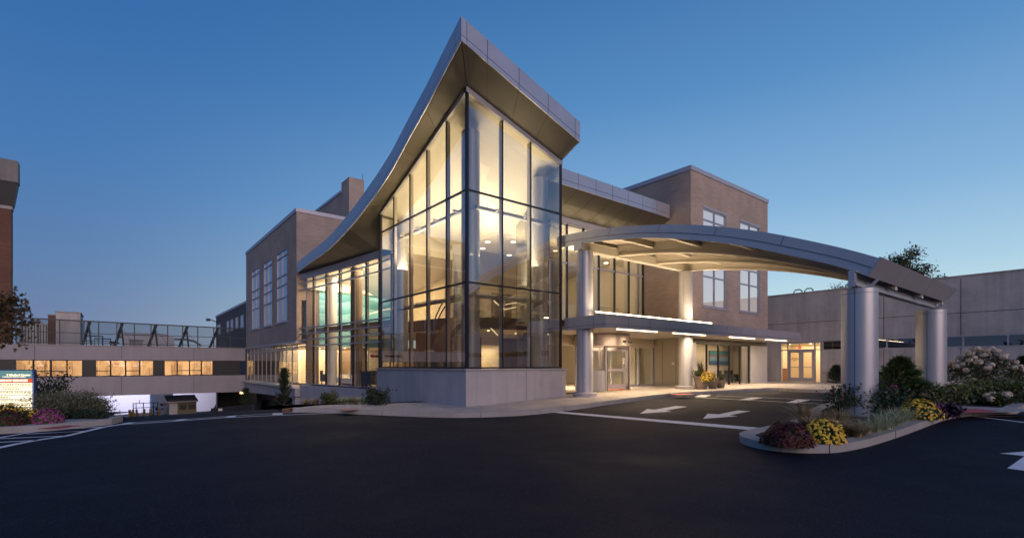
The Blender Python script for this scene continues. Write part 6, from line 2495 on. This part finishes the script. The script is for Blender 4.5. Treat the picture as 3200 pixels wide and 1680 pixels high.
for _ in range(5200):
    f = rnd.random()
    x, y = a0[0] + (a1[0] - a0[0]) * f, a0[1] + (a1[1] - a0[1]) * f
    zt = -(147 - 24 * f) / 1552 * (29 - 4.7 * f)
    zb_l = g(x, y)
    q = Vector((x + rnd.uniform(-.25, .25), y + rnd.uniform(-.25, .25), rnd.uniform(min(zb_l, zt), zt)))
    leaves(m, rnd, 1, lambda: q, .05)
m.build('foliage', LM['dark'], hd, fix=False)

# leafy maple reaching in at the left edge
tr = thing('maple_tree', (-6.2, 13.5, -1.6), 'maple branch with dark autumn leaves reaching in at the left edge', 'tree')
base_ = D(-330, 1300, 13.5)
trunk = MB()
top_ = D(-300, 880, 13.5)
trunk.tube([tuple(base_ - Vector((0, 0, .4))), tuple((base_ + top_) / 2 + Vector((.1, 0, 0))), tuple(top_)], [.16, .12, .06], 10)
trunk.build('trunk', M['bark'], tr)
rnd = random.Random(21)
limbs = []
m = MB()
ends = [(-60, 905, 12.6), (20, 935, 12.8), (70, 925, 12.6), (95, 957, 12.7), (85, 960, 13.2), (60, 990, 12.8), (105, 1012, 12.9), (80, 1045, 12.8), (40, 1070, 12.6), (15, 1030, 12.8), (-20, 980, 13), (-90, 860, 13.2), (-150, 940, 13), (-60, 1040, 13), (-160, 1060, 13), (-240, 840, 13.5), (-330, 820, 13.5), (-420, 900, 13.8)]
for e in ends:
    E_ = D(*e)
    S_ = base_ + (top_ - base_) * rnd.uniform(.55, 1.0)
    mid = (S_ + E_) / 2 + Vector((0, 0, .12))
    m.tube([tuple(S_), tuple(mid), tuple(E_)], [.035, .02, .006], 5)
    limbs.append((S_, mid, E_))
m.build('limb', M['bark'], tr)
m = MB()
for S_, mid, E_ in limbs:
    for _ in range(150):
        f = rnd.uniform(.25, 1)
        p = mid + (E_ - mid) * f
        p = p + Vector((rnd.gauss(0, .12), rnd.gauss(0, .12), rnd.gauss(-.03, .10)))
        # five-lobed leaf
        s = rnd.uniform(.035, .065)
        nr = Vector((rnd.gauss(0, 1), rnd.gauss(0, 1), rnd.gauss(0, .7))).normalized()
        a_ = nr.orthogonal().normalized(); b_ = nr.cross(a_)
        ring = []
        for i in range(10):
            t = 2 * PI * i / 10
            rr_2 = s * (1.15 if i % 2 == 0 else .5)
            ring.append(p + (a_ * math.cos(t) + b_ * math.sin(t)) * rr_2)
        m.add(ring, [tuple(range(10))])
m.build('crown', LM['maple'], tr, fix=False)

# trees beyond the low building
def fartree(p, d, ztop, zb, r, lab, n=2600):
    v = ray(p, 1141)
    x, y = v[0] * d, v[1] * d
    rnd = random.Random(int(p))
    t = thing('tree', (x, y, -1.2), lab, 'tree', 'bare-topped trees behind the low building')
    m = MB()
    m.tube([(x, y, -1.3), (x + .1, y, ztop * .5), (x, y, ztop * .8)], [.22, .16, .06], 8)
    m.build('trunk', M['bark'], t)
    cl = []
    m = MB()
    for i in range(34):
        a = rnd.uniform(0, 2 * PI)
        f = rnd.random()
        z0 = zb + (ztop - zb) * f * .6
        k = r * (1 - .55 * f) * rnd.uniform(.5, 1)
        e = Vector((x + k * math.cos(a), y + k * math.sin(a), z0 + (ztop - zb) * rnd.uniform(.15, .42)))
        m.tube([(x, y, z0), ((x + e.x) / 2, (y + e.y) / 2, (z0 + e.z) / 2 + .15), tuple(e)], [.05, .03, .008], 5)
        for _ in range(5):
            q = e + Vector((rnd.gauss(0, .35), rnd.gauss(0, .35), rnd.uniform(.1, .7)))
            m.tube([tuple(e), tuple(q)], [.01, .004], 4)
        if rnd.random() < .62:
            cl.append(e)
    m.build('limb', M['bark'], t)
    m = MB()
    def fn():
        c = rnd.choice(cl)
        return (c.x + rnd.gauss(0, .32), c.y + rnd.gauss(0, .32), c.z + rnd.gauss(0, .26))
    leaves(m, rnd, n, fn, .10)
    m.build('crown', LM['shrub'], t, fix=False)
fartree(2832, 40, 9.0, 4.5, 2.1, 'leafy tree rising behind the arched canopy and low building', 4600)
fartree(2905, 42, 7.2, 4.2, 1.9, 'smaller leafy tree right of the taller one above the low roof', 1900)
fartree(2632, 44, 7.0, 4.6, 1.2, 'thin bare tree top above the low roof left of the near column', 250)

# small things: hose connection on the tower, fittings
t = thing('fire_hose_connection', (9.85, 22.7, -.1), 'red fire department connection on a dark pipe left of the tower', 'hose connection')
a_, b_2 = D(1190, 1112, 23.6), D(1167, 1112, 22.9)
m = MB(); m.tube([tuple(a_), tuple(b_2)], .05, 10); m.build('pipe', M['blackp'], t)
m = MB(); m.tube([tuple(b_2), tuple(D(1161, 1111, 22.8))], [.075, .075], 12); m.build('cap', M['red'], t)

# unseen trees added behind the photographer to darken the glass reflections
rnd = random.Random(77)
m = MB()
for i in range(70):
    a = math.radians(rnd.uniform(150, 330))
    R_ = rnd.uniform(55, 75)
    cx_, cy_ = R_ * math.cos(a), R_ * math.sin(a)
    hh = rnd.uniform(3.5, 7.5)
    for _ in range(60):
        e = Vector((rnd.gauss(0, 2.4), rnd.gauss(0, 2.4), 0))
        q = Vector((cx_, cy_, -1.5 + rnd.random() * hh)) + e
        leaves(m, rnd, 1, lambda: q, 1.1)
tag(m.build('reflection_trees', LM['dark'], fix=False), 'unseen dark trees added behind the viewpoint for the reflections', kind='stuff')


# joints across the kerbs
m = MB()
for line_, st in ((edge, 3.0), (isl_in, 2.4)):
    pts_ = densify(line_, .1)
    acc = 0
    for p_, q_ in zip(pts_[:-1], pts_[1:]):
        acc += math.dist(p_, q_)
        if acc > st:
            acc = 0
            d_ = Vector((q_[0] - p_[0], q_[1] - p_[1])).normalized()
            n_ = Vector((-d_.y, d_.x))
            zz = g(*p_)
            s0, s1 = (-.17, .006) if line_ is edge else (-.006, .30)
            if line_ is edge:
                s0, s1 = -.006, .17
                n_ = -n_
            a_, b_ = Vector(p_) + n_ * s0, Vector(p_) + n_ * s1
            m.bar((a_.x, a_.y, zz + .075), (b_.x, b_.y, zz + .075), .014, .156)
tag(m.build('kerb_joint', M['joint']), 'dark joints across the kerbs', kind='structure')
